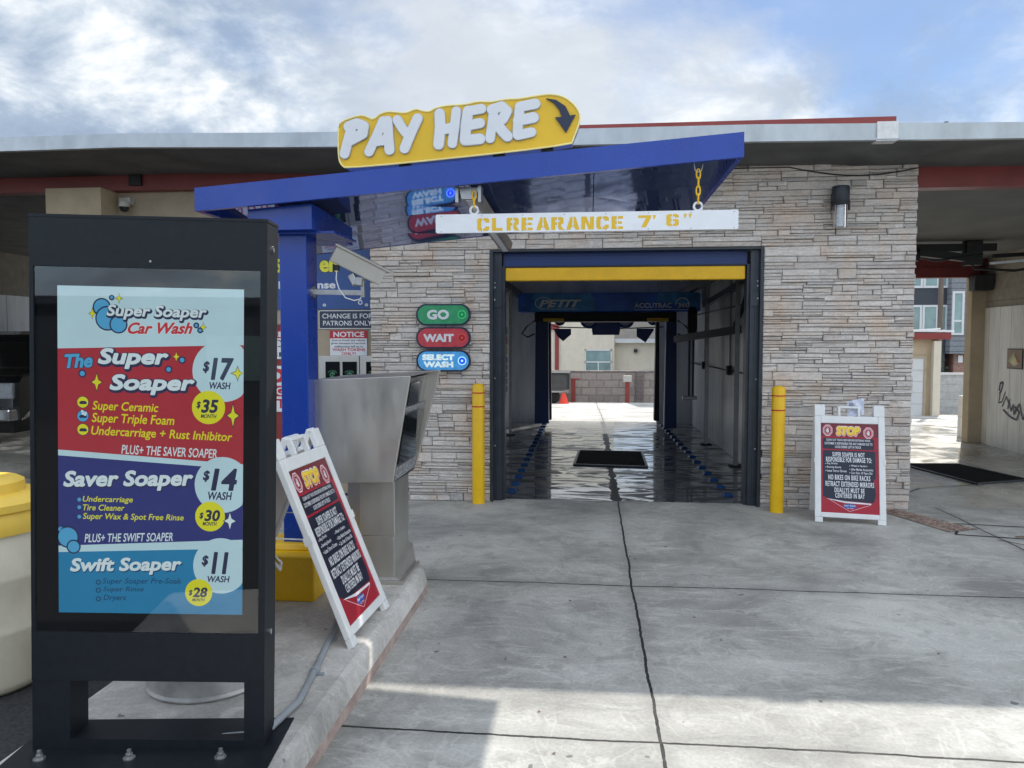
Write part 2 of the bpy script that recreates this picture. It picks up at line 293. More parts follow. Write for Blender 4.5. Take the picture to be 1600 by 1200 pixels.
# ------------------------------------------------------------------ mesh building
def frame_from(d):
    d = d.normalized(); a = Vector((0, 0, 1)) if abs(d.z) < 0.95 else Vector((0, 1, 0))
    x = d.cross(a).normalized(); y = x.cross(d).normalized(); return x, y
class MB:
    def __init__(s): s.v = []; s.f = []; s.m = []; s.col = []
    def add(s, vs, fs, mi=0, col=None):
        o = len(s.v); s.v += [Vector(q) for q in vs]
        for f in fs: s.f.append([i+o for i in f]); s.m.append(mi); s.col.append(col)
        return s
    def box(s, x0, x1, y0, y1, z0, z1, mi=0):
        return s.add([(x0,y0,z0),(x1,y0,z0),(x1,y1,z0),(x0,y1,z0),(x0,y0,z1),(x1,y0,z1),(x1,y1,z1),(x0,y1,z1)],
                     [(3,2,1,0),(4,5,6,7),(0,1,5,4),(1,2,6,5),(2,3,7,6),(3,0,4,7)], mi)
    def hull8(s, p, mi=0):      # eight points, bottom ring then top ring
        return s.add(p, [(3,2,1,0),(4,5,6,7),(0,1,5,4),(1,2,6,5),(2,3,7,6),(3,0,4,7)], mi)
    def bar(s, p, q, wx, wy, mi=0, ax=None):
        p = Vector(p); q = Vector(q); d = q-p; x, y = frame_from(d)
        if ax is not None: x = Vector(ax); x = (x - d.normalized()*x.dot(d.normalized())).normalized(); y = d.normalized().cross(x)
        x *= wx/2; y *= wy/2
        return s.hull8([p-x-y, p+x-y, p+x+y, p-x+y, q-x-y, q+x-y, q+x+y, q-x+y], mi)
    def tube(s, pts, r, n=8, mi=0, closed=False):
        pts = [Vector(p) for p in pts]; rings = []; L = len(pts)
        for i, p in enumerate(pts):
            if closed: d = pts[(i+1) % L] - pts[i-1]
            else: d = pts[min(i+1, L-1)] - pts[max(i-1, 0)]
            x, y = frame_from(d)
            if rings:      # keep twist low
                px = lastx - d.normalized()*lastx.dot(d.normalized()); x = px.normalized(); y = x.cross(d.normalized())*-1
                y = d.normalized().cross(x)
            lastx = x
            rings.append([p + x*r*math.cos(2*math.pi*k/n) + y*r*math.sin(2*math.pi*k/n) for k in range(n)])
        vs = [q for rg in rings for q in rg]; fs = []
        for i in range(L if closed else L-1):
            j = (i+1) % L
            for k in range(n): fs.append((i*n+k, i*n+(k+1) % n, j*n+(k+1) % n, j*n+k))
        if not closed: fs += [tuple(range(n-1, -1, -1)), tuple((L-1)*n+k for k in range(n))]
        return s.add(vs, fs, mi)
    def lathe(s, prof, c=(0,0,0), n=32, mi=0, axis='z'):
        vs = []; fs = []
        for r, z in prof:
            for k in range(n):
                a = 2*math.pi*k/n; q = (r*math.cos(a), r*math.sin(a), z)
                if axis == 'y': q = (q[0], z, q[1])
                if axis == 'x': q = (z, q[0], q[1])
                vs.append((c[0]+q[0], c[1]+q[1], c[2]+q[2]))
        L = len(prof)
        for i in range(L-1):
            for k in range(n): fs.append((i*n+k, i*n+(k+1) % n, (i+1)*n+(k+1) % n, (i+1)*n+k))
        if prof[0][0] > 1e-4: fs.append(tuple(range(n-1, -1, -1)))
        if prof[-1][0] > 1e-4: fs.append(tuple((L-1)*n+k for k in range(n)))
        return s.add(vs, fs, mi)
    def extr(s, poly, fn, d0, d1, mi=0, mi_side=None):  # poly 2D, fn(u,v,d)->3D
        n = len(poly); vs = [fn(u, v, d0) for u, v in poly] + [fn(u, v, d1) for u, v in poly]
        s.add(vs, [tuple(range(n, 2*n)), tuple(range(n-1, -1, -1))], mi)
        return s.add(vs, [(i, (i+1) % n, n+(i+1) % n, n+i) for i in range(n)], mi if mi_side is None else mi_side)
    def poly(s, pts, mi=0): return s.add(pts, [tuple(range(len(pts)))], mi)
    def build(s, name, mats, parent=None, loc=None, smooth=False, bevel=0.0, attr=False):
        if not isinstance(mats, (list, tuple)): mats = [mats]
        off = Vector((0,0,0))
        if loc is not None: off = Vector(loc)
        me = bpy.data.meshes.new(name); me.from_pydata([q-off for q in s.v], [], s.f); me.validate(); 
        for m in mats: me.materials.append(m)
        if len(me.polygons) == len(s.m): me.polygons.foreach_set('material_index', s.m)
        if smooth: me.polygons.foreach_set('use_smooth', [True]*len(me.polygons))
        if attr:
            ca = me.color_attributes.new('tint', 'FLOAT_COLOR', 'CORNER'); buf = []
            for p, c in zip(me.polygons, s.col): buf += list((*c, 1.0))*p.loop_total
            ca.data.foreach_set('color', buf)
        me.update()
        o = bpy.data.objects.new(name, me); COL.objects.link(o)
        if parent is not None:
            o.parent = parent
        elif loc is not None: o.location = off
        if smooth and not attr:
            try: me.set_sharp_from_angle(angle=R(40))
            except Exception: pass
        if bevel:
            b = o.modifiers.new('bevel', 'BEVEL'); b.width = bevel; b.segments = 2; b.limit_method = 'ANGLE'; b.angle_limit = R(40)
        return o
def tag(o, label, cat, group=None, kind=None):
    o['label'] = label; o['category'] = cat
    if group: o['group'] = group
    if kind: o['kind'] = kind
    return o
def thing(name, label, cat, loc=(0,0,0), rot=(0,0,0), group=None):
    o = bpy.data.objects.new(name, None); COL.objects.link(o); o.location = loc; o.rotation_euler = rot; o.empty_display_size = 0.1
    return tag(o, label, cat, group)
def struct(name, mb, m, **kw):
    o = mb.build(name, m, **kw); o['kind'] = 'structure'; return o
def world_part(mb, name, mats, root, **kw):   # geometry given in world coordinates, root unrotated
    off = Vector(root.location)
    mb.v = [q-off for q in mb.v]
    return mb.build(name, mats, root, **kw)
def sub_part(mb, name, mats, root, part, **kw):
    off = Vector(root.location); mb.v = [q-off for q in mb.v]
    return mb.build(name, mats, part, **kw)
def dup(root, loc, label=None, rot=None):
    def cp(o, p):
        c = o.copy(); COL.objects.link(c)
        if p is not None: c.parent = p
        for ch in [q for q in o.children]: cp(ch, c)
        return c
    r = cp(root, None); r.location = loc
    if rot is not None: r.rotation_euler = rot
    if label: r['label'] = label
    return r

# ------------------------------------------------------------------ lettering
_tc = {}
def text_geo(s, bold=0.0, shear=0.0, spacing=1.0):
    k = (s, bold, shear, spacing)
    if k in _tc: return _tc[k]
    cu = bpy.data.curves.new('t', 'FONT'); cu.body = s; cu.size = 1.0; cu.offset = bold; cu.shear = shear
    cu.resolution_u = 3; cu.space_character = spacing; cu.fill_mode = 'FRONT' if False else cu.fill_mode
    ob = bpy.data.objects.new('t', cu); COL.objects.link(ob)
    dg = bpy.context.evaluated_depsgraph_get(); dg.update()
    ev = ob.evaluated_get(dg); me = ev.to_mesh()
    vs = [(v.co.x, v.co.y) for v in me.vertices]; fs = [tuple(p.vertices) for p in me.polygons]
    ev.to_mesh_clear(); bpy.data.objects.remove(ob); bpy.data.curves.remove(cu)
    xs = [v[0] for v in vs]; ys = [v[1] for v in vs]
    _tc[k] = (vs, fs, (min(xs), max(xs), min(ys), max(ys))); return _tc[k]
class Panel:
    """a flat sign face; artwork is laid out in the units of rect (x right, y down) and mapped to o + u*.. + v*.. + n*d"""
    def __init__(s, o, u, v, W, H, rect):
        s.o = Vector(o); s.u = Vector(u).normalized(); s.v = Vector(v).normalized(); s.n = s.u.cross(s.v)
        s.W = W; s.H = H; s.r = rect; s.mb = MB(); s.d = 0.001
    def P(s, x, y, d):
        x0, y0, x1, y1 = s.r
        return s.o + s.u*((x-x0)/(x1-x0)*s.W) + s.v*((y1-y)/(y1-y0)*s.H) + s.n*d
    def poly(s, pts, mi, d=1, clip=True):
        x0, y0, x1, y1 = s.r
        if clip: pts = [(min(max(x, x0), x1), min(max(y, y0), y1)) for x, y in pts]
        cl = []
        for p in pts:
            if not cl or abs(p[0]-cl[-1][0])+abs(p[1]-cl[-1][1]) > 1e-3: cl.append(p)
        s.mb.poly([s.P(x, y, d*s.d) for x, y in reversed(cl)], mi)
    def rect_(s, x0, y0, x1, y1, mi, d=1, r=0):
        if r: s.poly(rrect(x0, y0, x1, y1, r), mi, d)
        else: s.poly([(x0,y0),(x1,y0),(x1,y1),(x0,y1)], mi, d)
    def disc(s, cx, cy, r, mi, d=1, n=28, ry=None):
        ry = ry or r; s.poly([(cx+r*math.cos(2*math.pi*k/n), cy+ry*math.sin(2*math.pi*k/n)) for k in range(n)], mi, d)
    def ring(s, cx, cy, r0, r1, mi, d=1, n=24, asp=1.0):
        for k in range(n):
            a, b = 2*math.pi*k/n, 2*math.pi*(k+1)/n
            s.poly([(cx+r1*math.cos(a), cy+asp*r1*math.sin(a)), (cx+r1*math.cos(b), cy+asp*r1*math.sin(b)), (cx+r0*math.cos(b), cy+asp*r0*math.sin(b)), (cx+r0*math.cos(a), cy+asp*r0*math.sin(a))], mi, d)
    def star(s, cx, cy, rx, ry, mi, d=1):
        k = 0.28; s.poly([(cx, cy-ry), (cx+rx*k, cy-ry*k), (cx+rx, cy), (cx+rx*k, cy+ry*k), (cx, cy+ry), (cx-rx*k, cy+ry*k), (cx-rx, cy), (cx-rx*k, cy-ry*k)], mi, d)
    def stroke(s, pts, w, mi, d=1):
        for (ax, ay), (bx, by) in zip(pts, pts[1:]):
            L = math.hypot(bx-ax, by-ay) or 1; nx, ny = -(by-ay)/L*w/2, (bx-ax)/L*w/2; d += 0.06
            s.poly([(ax+nx, ay+ny), (bx+nx, by+ny), (bx-nx, by-ny), (ax-nx, ay-ny)], mi, d)
    def text(s, st, x0, y0, x1, y1, mi, d=2, bold=0.012, shear=0.0, slope=0.0, ref=None, spacing=1.0, grow=0.0):
        if grow:      # even heavier face: the same letters laid a little to every side
            n = 10
            for k in range(n):
                a = 2*math.pi*k/n; dx, dy = grow*math.cos(a), grow*math.sin(a)
                s.text(st, x0+dx, y0+dy, x1+dx, y1+dy, mi, d+.03*k, bold, shear, slope, ref, spacing)
            d += .03*n
        vs, fs, (a, b, c, e) = text_geo(st, bold, shear, spacing)
        if ref: _, _, (a, b, c, e) = text_geo(st, ref, shear, spacing)
        pts = []
        for x, y in vs:
            X = x0 + (x-a)/(b-a)*(x1-x0); Y = y1 - (y-c)/(e-c)*(y1-y0) + slope*(X-x0)
            pts.append(s.P(X, Y, d*s.d))
        s.mb.add(pts, fs, mi)
def rrect(x0, y0, x1, y1, r, n=6):
    p = []
    for cx, cy, a0 in ((x1-r, y0+r, -90), (x1-r, y1-r, 0), (x0+r, y1-r, 90), (x0+r, y0+r, 180)):
        for k in range(n+1):
            a = R(a0 + 90*k/n); p.append((cx+r*math.cos(a), cy+r*math.sin(a)))
    return p

# ================================================================== GROUND
g = lambda y: -0.055*max(0, y-15.3)
mb = MB(); mb.box(-400, 400, -400, 15.3, -0.4, -0.012)
mb.add([(-400,15.3,-0.012),(400,15.3,-0.012),(400,60,g(60)-0.03),(-400,60,g(60)-0.03)], [(0,1,2,3)])
mb.add([(-400,60,g(60)-0.03),(400,60,g(60)-0.03),(400,600,g(60)-0.03),(-400,600,g(60)-0.03)], [(0,1,2,3)])
struct('ground', mb, mt['asphalt'])
mb = MB()
mb.add([(-1.4,-15.6,0),(14,-15.6,0),(14,7.62,0),(-1.4,7.62,0)], [(0,1,2,3)])
mb.add([(-5.2,5.3,-0.002),(-1.4,5.3,-0.002),(-1.4,7.62,-0.002),(-5.2,7.62,-0.002)], [(0,1,2,3)])
struct('driveway', mb, mt['drive'])
mb = MB(); mb.add([(-1.6,7.62,0.0),(2.1,7.62,0.0),(2.1,15.3,0.0),(-1.6,15.3,0.0)], [(0,1,2,3)]); struct('wash_bay_floor', mb, mt['wet'])
mb = MB(); mb.add([(2.2,7.62,0.0),(7.5,7.62,0.0),(7.5,15.3,0.0),(2.2,15.3,0.0)], [(0,1,2,3)]); struct('side_bay_floor', mb, mt['bay_r'])
mb = MB(); mb.add([(-14,7.62,-0.003),(-5.3,7.62,-0.003),(-5.3,15.3,-0.003),(-14,15.3,-0.003)], [(0,1,2,3)]); struct('far_bay_floor', mb, mt['bay_r'])
mb = MB(); mb.add([(-30,15.3,0),(40,15.3,0),(40,45,g(45)),(-30,45,g(45))], [(0,1,2,3)]); struct('back_lot', mb, mt['drive_far'])

# island: rounded outline, kerb face leaning a little
def island_outline(inset):
    xr = -1.005-inset; xl = -2.03+inset; yf = 5.06-inset; p = [(xr, 0.6), (xr, 4.55)]
    for k in range(1, 7):
        a = R(90*k/7); p.append((xr-0.42+0.42*math.cos(a), 4.64+(yf-4.64)*math.sin(a)))
    p += [(xr-0.42, yf), (xl-0.6, yf), (xl-0.6, 3.9), (xl, 3.2), (xl, 0.6)]
    return p
mb = MB(); levels = [(0.0, -0.05, 1), (0.0, 0.055, 1), (0.012, 0.105, 0), (0.022, 0.137, 0), (0.05, 0.15, 0)]
rings = [[(x, y, z) for x, y in island_outline(i)] for i, z, _ in levels]; n = len(rings[0])
for a in range(len(levels)-1):
    mi = 1 if a <= 0 else 0
    mb.add(rings[a]+rings[a+1], [(i, (i+1) % n, n+(i+1) % n, n+i) for i in range(n)], mi)
mb.add(rings[-1], [tuple(range(n))], 0)
struct('kerb_island', mb, [mt['island'], mt['kerbred']])

# ================================================================== CAR WASH BUILDING
bld = thing('car_wash_building', 'low stone faced car wash building with open bays and a long flat roof', 'building', (0, 7.5, 0))
# --- stone veneer: courses of ledger panels, each panel broken into thin stones
mb = MB(); X0, X1, ZT = -2.16, 3.0, 3.27; DX0, DX1, DZ = -0.965, 1.635, 2.475
def stone(x0, x1, z0, z1):
    if x1-x0 < 0.012 or z1-z0 < 0.006: return
    gp = 0.0022; d = rnd.choice((rnd.uniform(0.0, 0.02), rnd.uniform(0.012, 0.034))); yb = 7.5; yf = 7.488 - d; c = min(0.006, (z1-z0)*0.22)
    j = lambda: rnd.uniform(-0.0022, 0.0022)
    b = [(x0+gp, yb, z0+gp), (x1-gp, yb, z0+gp), (x1-gp, yb, z1-gp), (x0+gp, yb, z1-gp)]
    m_ = [(x0+gp+j()*.5, yf+c, z0+gp), (x1-gp+j()*.5, yf+c, z0+gp), (x1-gp, yf+c, z1-gp), (x0+gp, yf+c, z1-gp)]
    f_ = [(x0+gp+c, yf+j()*2, z0+gp+c+j()), (x1-gp-c, yf+j()*2, z0+gp+c+j()), (x1-gp-c, yf+j()*2, z1-gp-c+j()), (x0+gp+c, yf+j()*2, z1-gp-c+j())]
    q = rnd.random(); v = rnd.uniform(0.90, 1.08)
    base = (0.685, 0.63, 0.585) if q < 0.66 else (0.63, 0.58, 0.545) if q < 0.86 else (0.65, 0.58, 0.52) if q < 0.96 else (0.50, 0.475, 0.46)
    col = tuple(k*v for k in base)
    mb.add(b+m_+f_, [(0,1,5,4),(1,2,6,5),(2,3,7,6),(3,0,4,7),(4,5,9,8),(5,6,10,9),(6,7,11,10),(7,4,8,11),(8,9,10,11)], 0, col)
def fill(x0, x1, z0, z1):
    # irregular stacked stones inside one course
    x = x0 - rnd.uniform(0, 0.3)
    while x < x1:
        wd = rnd.choice((0.14, 0.24, 0.34, 0.44, 0.56)) * rnd.uniform(0.85, 1.15); a, b = max(x, x0), min(x+wd, x1); x += wd
        if x1-b < 0.05: b = x1; x = x1 + 1
        if b-a < 0.02: continue
        h = z1-z0; k = rnd.choice((1, 2, 2, 2, 2, 3) if h > .06 else (1, 1, 2, 2)); cuts = [0]
        if k == 2: cuts.append(rnd.uniform(0.3, 0.7))
        if k == 3: cuts += [rnd.uniform(0.22, 0.4), rnd.uniform(0.58, 0.78)]
        cuts.append(1)
        for c0, c1 in zip(cuts, cuts[1:]):
            zz0, zz1 = z0+h*c0, z0+h*c1
            if rnd.random() < 0.4 and b-a > 0.2:
                m = a+(b-a)*rnd.uniform(0.3, 0.7); stone(a, m, zz0, zz1); stone(m, b, zz0, zz1)
            else: stone(a, b, zz0, zz1)
z = 0.0
while z < ZT-0.005:
    h = min(rnd.choice((0.055, 0.065, 0.08, 0.095)), ZT-z)
    if abs(z+h-DZ) < 0.05 or (z < DZ < z+h): h = DZ-z
    if ZT-(z+h) < 0.03: h = ZT-z
    if z < DZ-0.01: fill(X0, DX0, z, z+h); fill(DX1, X1, z, z+h)
    else: fill(X0, X1, z, z+h)
    z += h
n0 = len(mb.f)
def backing(*a):
    k = len(mb.f); mb.box(*a, 1)
    for i in range(k, len(mb.f)): mb.col[i] = (0.05, 0.05, 0.05)
backing(X0+.004, DX0-.002, 7.497, 7.72, 0, ZT); backing(DX1+.002, X1-.004, 7.497, 7.72, 0, ZT); backing(DX0-.002, DX1+.002, 7.497, 7.72, DZ+.002, ZT)
world_part(mb, 'stone_wall', [mt['stone'], mt['mortar']], bld, attr=True)
# side returns of the stone corner
mb = MB(); mb.box(2.79, 2.996, 7.72, 15.2, 0, 3.2); world_part(mb, 'bay_dividing_wall', mt['blockwall'], bld)

# --- roof: slab, galvanised fascia, dark soffit
st = [(-16, 3.47, .12), (-5.42, 3.451, .12), (-4.2, 3.458, .12), (-2.73, 3.426, .123), (-.12, 3.389, .132), (1.37, 3.385, .138), (3.49, 3.345, .125), (13, 3.28, .125)]
mb = MB()
for (xa, za, ha), (xb, zb, hb) in zip(st, st[1:]):
    mb.add([(xa,6.705,za-.012),(xb,6.705,zb-.012),(xb,12.9,zb-.012),(xa,12.9,za-.012),(xa,6.705,za-.075),(xb,6.705,zb-.075),(xb,12.9,zb-.075),(xa,12.9,za-.075)],
           [(0,1,2,3),(7,6,5,4),(4,5,1,0),(6,7,3,2)])
world_part(mb, 'roof', mt['galv'], bld)
mb = MB()
for (xa, za, ha), (xb, zb, hb) in zip(st, st[1:]):
    p = [(xa,6.66,za),(xb,6.66,zb),(xb,6.66,zb-hb),(xa,6.66,za-ha)]; q = [(x,6.70,z_) for x,y,z_ in p]
    mb.add(p+q, [(0,3,2,1)[::-1],(0,1,5,4),(3,2,6,7)[::-1],(4,5,6,7)])
    mb.add([(xa,6.70,za),(xb,6.70,zb),(xb,6.80,zb),(xa,6.80,za)], [(0,1,2,3)])
    p = [(xa,6.648,za-ha+.012),(xb,6.648,zb-hb+.012),(xb,6.648,zb-hb-.006),(xa,6.648,za-ha-.006)]; q = [(x,6.70,z_) for x,y,z_ in p]   # drip edge
    mb.add(p+q, [(0,1,2,3),(0,1,5,4),(3,2,6,7)])
fas = world_part(mb, 'fascia', mt['galv'], bld)
mb = MB(); mb.box(2.335, 2.50, 6.641, 6.66, 3.235, 3.375); mb.box(2.33, 2.50, 6.65, 6.76, 3.222, 3.232); sub_part(mb, 'patch', mt['patch'], bld, fas)
mb = MB()
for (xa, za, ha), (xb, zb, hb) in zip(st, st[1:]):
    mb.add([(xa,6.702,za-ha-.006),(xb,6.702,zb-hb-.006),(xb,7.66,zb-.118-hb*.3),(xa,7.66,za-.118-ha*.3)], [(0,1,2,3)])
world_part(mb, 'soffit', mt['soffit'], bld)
mb = MB(); mb.box(-1.2, 2.97, 7.95, 12.5, 3.42, 3.775); world_part(mb, 'roof_parapet', mt['redtrim'], bld)
# --- red beams
mb = MB(); mb.box(3.003, 13, 7.56, 7.72, 3.008, 3.215); world_part(mb, 'beam', mt['redbeam'], bld)
mb = MB(); mb.box(-16, -2.17, 7.62, 7.78, 3.148, 3.345); b2 = world_part(mb, 'beam', mt['redbeam'], bld)
mb = MB(); mb.box(-4.73, -4.60, 7.585, 7.62, 3.19, 3.30); sub_part(mb, 'camera_box', mt['dark'], bld, b2)
mb = MB(); mb.box(3.0, 7.4, 12.62, 12.78, 2.575, 2.73); mb.box(3.0, 7.4, 12.64, 12.76, 2.73, 3.0); world_part(mb, 'beam', mt['redbeam'], bld)
# --- left office wall, pillar, bay
mb = MB(); mb.box(-5.0, -2.17, 7.74, 7.95, 1.76, 3.147); mb.box(-3.08, -2.17, 7.74, 7.95, 0, 1.76); world_part(mb, 'office_wall', mt['beige'], bld)
mb = MB(); mb.box(-5.0, -3.083, 7.725, 7.95, 0, 1.757); world_part(mb, 'wainscot', mt['maroonwall'], bld)
mb = MB(); mb.box(-5.55, -4.95, 7.45, 7.735, 0, 3.147); world_part(mb, 'pillar', mt['tan'], bld)
mb = MB(); mb.box(-10.75, -10.6, 7.7, 15.2, 2.43, 3.3); world_part(mb, 'bay_wall', mt['blockwall'], bld)
mb = MB(); mb.box(-5.55, -5.0, 7.74, 15.2, 0, 3.3); world_part(mb, 'bay_wall', mt['blockwall'], bld)
mb = MB(); mb.box(-10.75, -10.58, 7.7, 15.2, 0, 2.43); world_part(mb, 'wall_panel', mt['panelgrey'], bld)
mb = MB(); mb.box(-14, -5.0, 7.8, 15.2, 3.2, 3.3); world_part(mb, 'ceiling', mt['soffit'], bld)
# --- right bay
mb = MB(); mb.box(6.12, 6.3, 8.6, 12.6, 2.1, 3.12); world_part(mb, 'bay_wall', mt['blockwall'], bld)
mb = MB(); mb.box(6.10, 6.3, 8.6, 12.6, 0, 2.1); pw = world_part(mb, 'wall_panel', mt['panelwhite'], bld)
mb = MB(); mb.add([(3.0,7.73,3.06),(7.4,7.73,3.06),(7.4,12.62,2.86),(3.0,12.62,2.86)], [(0,3,2,1)]); world_part(mb, 'ceiling', mt['ceil'], bld)
mb = MB(); mb.box(5.90, 6.14, 12.602, 12.80, 0, 2.574); world_part(mb, 'rear_post', mt['tan'], bld, bevel=.01)
# --- wash bay interior
mb = MB(); mb.box(-1.66, -1.5, 7.73, 15.2, 0, 2.9); world_part(mb, 'bay_lining', mt['panelgrey'], bld)
mb = MB(); mb.box(1.97, 2.13, 7.73, 15.2, 0, 2.9); world_part(mb, 'bay_lining', mt['panelgrey'], bld)
mb = MB(); mb.box(-1.5, -.84, 15.0, 15.2, 0, 2.9); mb.box(1.31, 1.97, 15.0, 15.2, 0, 2.9); mb.box(-.84, 1.31, 15.0, 15.2, 2.5, 2.9); world_part(mb, 'rear_wall', mt['panelgrey'], bld)
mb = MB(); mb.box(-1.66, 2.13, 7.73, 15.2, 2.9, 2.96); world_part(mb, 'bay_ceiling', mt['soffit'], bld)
# --- roll up door with its guides
mb = MB(); mb.box(-.845, 1.505, 7.60, 7.64, 2.322, 2.452)
for k in range(4): mb.box(-.845, 1.505, 7.596, 7.60, 2.33+.03*k, 2.354+.03*k)
door = world_part(mb, 'roll_up_door', mt['bluedk'], bld)
mb = MB(); mb.box(-.825, 1.485, 7.575, 7.655, 2.178, 2.306); sub_part(mb, 'bottom_bar', mt['yellowvinyl'], bld, door, bevel=.012)
mb = MB(); mb.box(-.83, 1.49, 7.58, 7.64, 2.306, 2.322); sub_part(mb, 'rubber_seal', mt['dark'], bld, door)
for sx, xa in ((1, DX0), (-1, DX1)):
    mb = MB(); e = lambda a, b: (min(xa+sx*a, xa+sx*b), max(xa+sx*a, xa+sx*b))
    mb.box(*e(.002, .03), 7.47, 7.72, 0, DZ-.004); mb.box(*e(.03, .11), 7.53, 7.70, 0, DZ-.006); mb.box(*e(.055, .068), 7.522, 7.53, 0, 2.44); mb.box(*e(.11, .138), 7.56, 7.68, 0, 2.32)
    mb.box(*e(.034, .112), 7.512, 7.53, 1.92, 2.05)
    rail = world_part(mb, 'door_rail', mt['darkmetal'], bld)
    for zz in (2.11, 2.155, 1.99, 1.22, .55):
        mb = MB(); mb.lathe([(.0085, 0), (.0085, -.008), (0, -.010)], (xa+sx*.043, 7.512 if zz == 1.99 else 7.53, zz), 8, 0, 'y'); sub_part(mb, 'bolt', mt['steel2'], bld, rail)
mb = MB(); mb.box(DX0+.03, DX1-.03, 7.47, 7.70, DZ-.022, DZ-.004); world_part(mb, 'door_lintel', mt['darkmetal'], bld)
# cable slung under the soffit
mb = MB(); mb.tube([(1.2+1.8*k/14, 7.46, 3.17-0.10*math.sin(math.pi*max(0, k-6)/8)*0.6+.03*(k < 6)) for k in range(15)], .006, 6); world_part(mb, 'cable', mt['dark'], bld, smooth=True)

# ================================================================== signs on the stone
EM = lambda n, c, e: mat(n, c, 0.25, 0, 0.25, 16, 0, e)
green = EM('green_sign_face', s2l(45, 150, 105), 0.36); red_ = EM('red_sign_face', s2l(172, 58, 72), 0.42)
lit_blue = EM('lit_blue_sign', s2l(70, 150, 215), 0.52); led_blue = mat('blue_led', (0.0, 0.02, 1.0), 0.3, 0, 0, 1, 0, 2.2); lit_white = EM('lit_lettering', s2l(205, 228, 245), 0.6)
def pill_sign(name, label, zc, face, led, led2, lines, lw):
    t = thing(name, label, 'sign', (-1.42, 7.47, zc), (0, 0, 0), 'pill shaped wash signals on the stone')
    mb = MB(); q = rrect(-.268, -.104, .268, .104, .10, 10); mb.extr(q, lambda u, v, d: Vector((u, -d, v)), 0, .045); mb.build('housing', mt['navy'], t, bevel=.006)
    pn = Panel((-.27, -.045, -.105), (1,0,0), (0,0,1), .54, .21, (0, 0, 540, 210))
    pn.poly([(x*1000+270, 105-y*1000) for x, y in reversed(rrect(-.252, -.090, .252, .090, .088, 10))], 0, 1.5)
    for st, x0, y0, x1, y1 in lines:
        pn.text(st, x0+4, y0+4, x1-4, y1-4, 1, 3, 0.01, 0, grow=5)
    pn.ring(457, 105, 33, 42, 3, 3); pn.disc(457, 105, 33, 2, 2.6); pn.disc(457, 105, 12, 3, 4)
    pn.mb.build('face', [face, lw, led, led2], t)
    return t
gdk = mat('green_lens', s2l(30, 140, 80), 0.2); glt = mat('green_ring', s2l(70, 215, 130), 0.3); rdk = mat('red_lens', s2l(170, 40, 45), 0.2); rlt = mat('red_ring', s2l(215, 80, 75), 0.3)
pill_sign('signal_sign', 'green pill shaped sign reading GO, top of three on the stone wall', 1.845, green, gdk, glt, [('GO', 112, 58, 330, 152)], mt['letterwhite'])
pill_sign('signal_sign', 'red pill shaped sign reading WAIT, between the green and the blue one', 1.619, red_, rdk, rlt, [('WAIT', 75, 68, 375, 145)], mt['letterwhite'])
pill_sign('signal_sign', 'lit blue pill shaped sign reading SELECT WASH, lowest on the stone wall', 1.394, lit_blue, led_blue, mat('blue_led_core', (.1, .2, 1.0), .3, 0, 0, 1, 0, 3.0), [('SELECT', 62, 42, 380, 100), ('WASH', 75, 112, 370, 170)], lit_white)

# wall lamp
t = thing('wall_lamp', 'cylindrical wall lamp with dark cap and clear glass tube high on the stone', 'lamp', (2.28, 7.36, 2.62))
mb = MB(); mb.lathe([(.0, .375), (.075, .375), (.078, .36), (.078, .215), (.07, .205), (0, .205)][::-1], (0,0,0), 32); mb.box(-.05, .05, .06, .13, .22, .33); mb.build('cap', mt['darkmetal'], t, smooth=True)
mb = MB(); mb.lathe([(.083, .215), (.083, .238)], (0,0,0), 32); mb.box(-.084, -.07, -.01, .01, .16, .235); mb.box(.07, .084, -.01, .01, .16, .235); mb.build('collar', mt['dark'], t, smooth=True)
mb = MB(); mb.lathe([(.062, .21), (.062, .0)], (0,0,0), 28); mb.build('glass_tube', glass_mat('lamp_glass', (.93, .94, .95)), t, smooth=True)
mb = MB(); mb.lathe([(.03, .205), (.03, .015), (.0, .015)], (0,0,0), 16)
for k in range(7): mb.lathe([(.031, .03+.024*k), (.036, .038+.024*k), (.031, .046+.024*k)], (0,0,0), 16)
mb.build('bulb', mt['letterwhite'], t, smooth=True)

# ================================================================== signs on the office wall
def flat_sign(name, label, x0, x1, z0, z1, y, mats, art, rect, th=.008, edge=None):
    t = thing(name, label, 'sign', (x0, y, z0))
    W, H = x1-x0, z1-z0
    mb = MB(); mb.box(0, W, -th, 0, 0, H); mb.build('panel', edge or mats[0], t)
    pn = Panel((0, -th, 0), (1,0,0), (0,0,1), W, H, rect); art(pn); pn.mb.build('lettering', mats, t); return t
signblue = mat('faded_blue_sign', s2l(52, 84, 145), .45, 0, .12, 2.5); sy = mat('pale_yellow_print', s2l(232, 226, 70), .5); srd = mat('notice_red', s2l(190, 42, 56), .5); stx = mat('dark_text', s2l(62, 66, 84), .5)
chb = mat('slate_sign', s2l(52, 60, 78), .5); smw = mat('sign_white', (.74, .75, .77), .5)
def a1(p):
    p.rect_(0, 0, 1020, 640, 0, 1)
    p.text('S', 195, 160, 250, 280, 3, 2, .01, grow=13); p.text('S', 195, 160, 250, 280, 1, 3, .01, grow=6)
    p.text('en', 588, 178, 738, 280, 3, 2, .01, grow=13); p.text('en', 588, 178, 738, 280, 1, 3, .01, grow=6)
    p.text('Free Rinse', 222, 372, 716, 440, 2, 2, .01, grow=3)
    for x in (620, 985): p.disc(x, 600, 14, 2, 2); p.disc(x, 600, 5, 3, 3)
flat_sign('service_sign', 'blue wall sign with yellow and white letters behind the blue post', -3.47, -2.23, 1.915, 2.60, 7.735, [signblue, sy, smw, mt['navy']], a1, (0, 0, 1020, 640), .012)
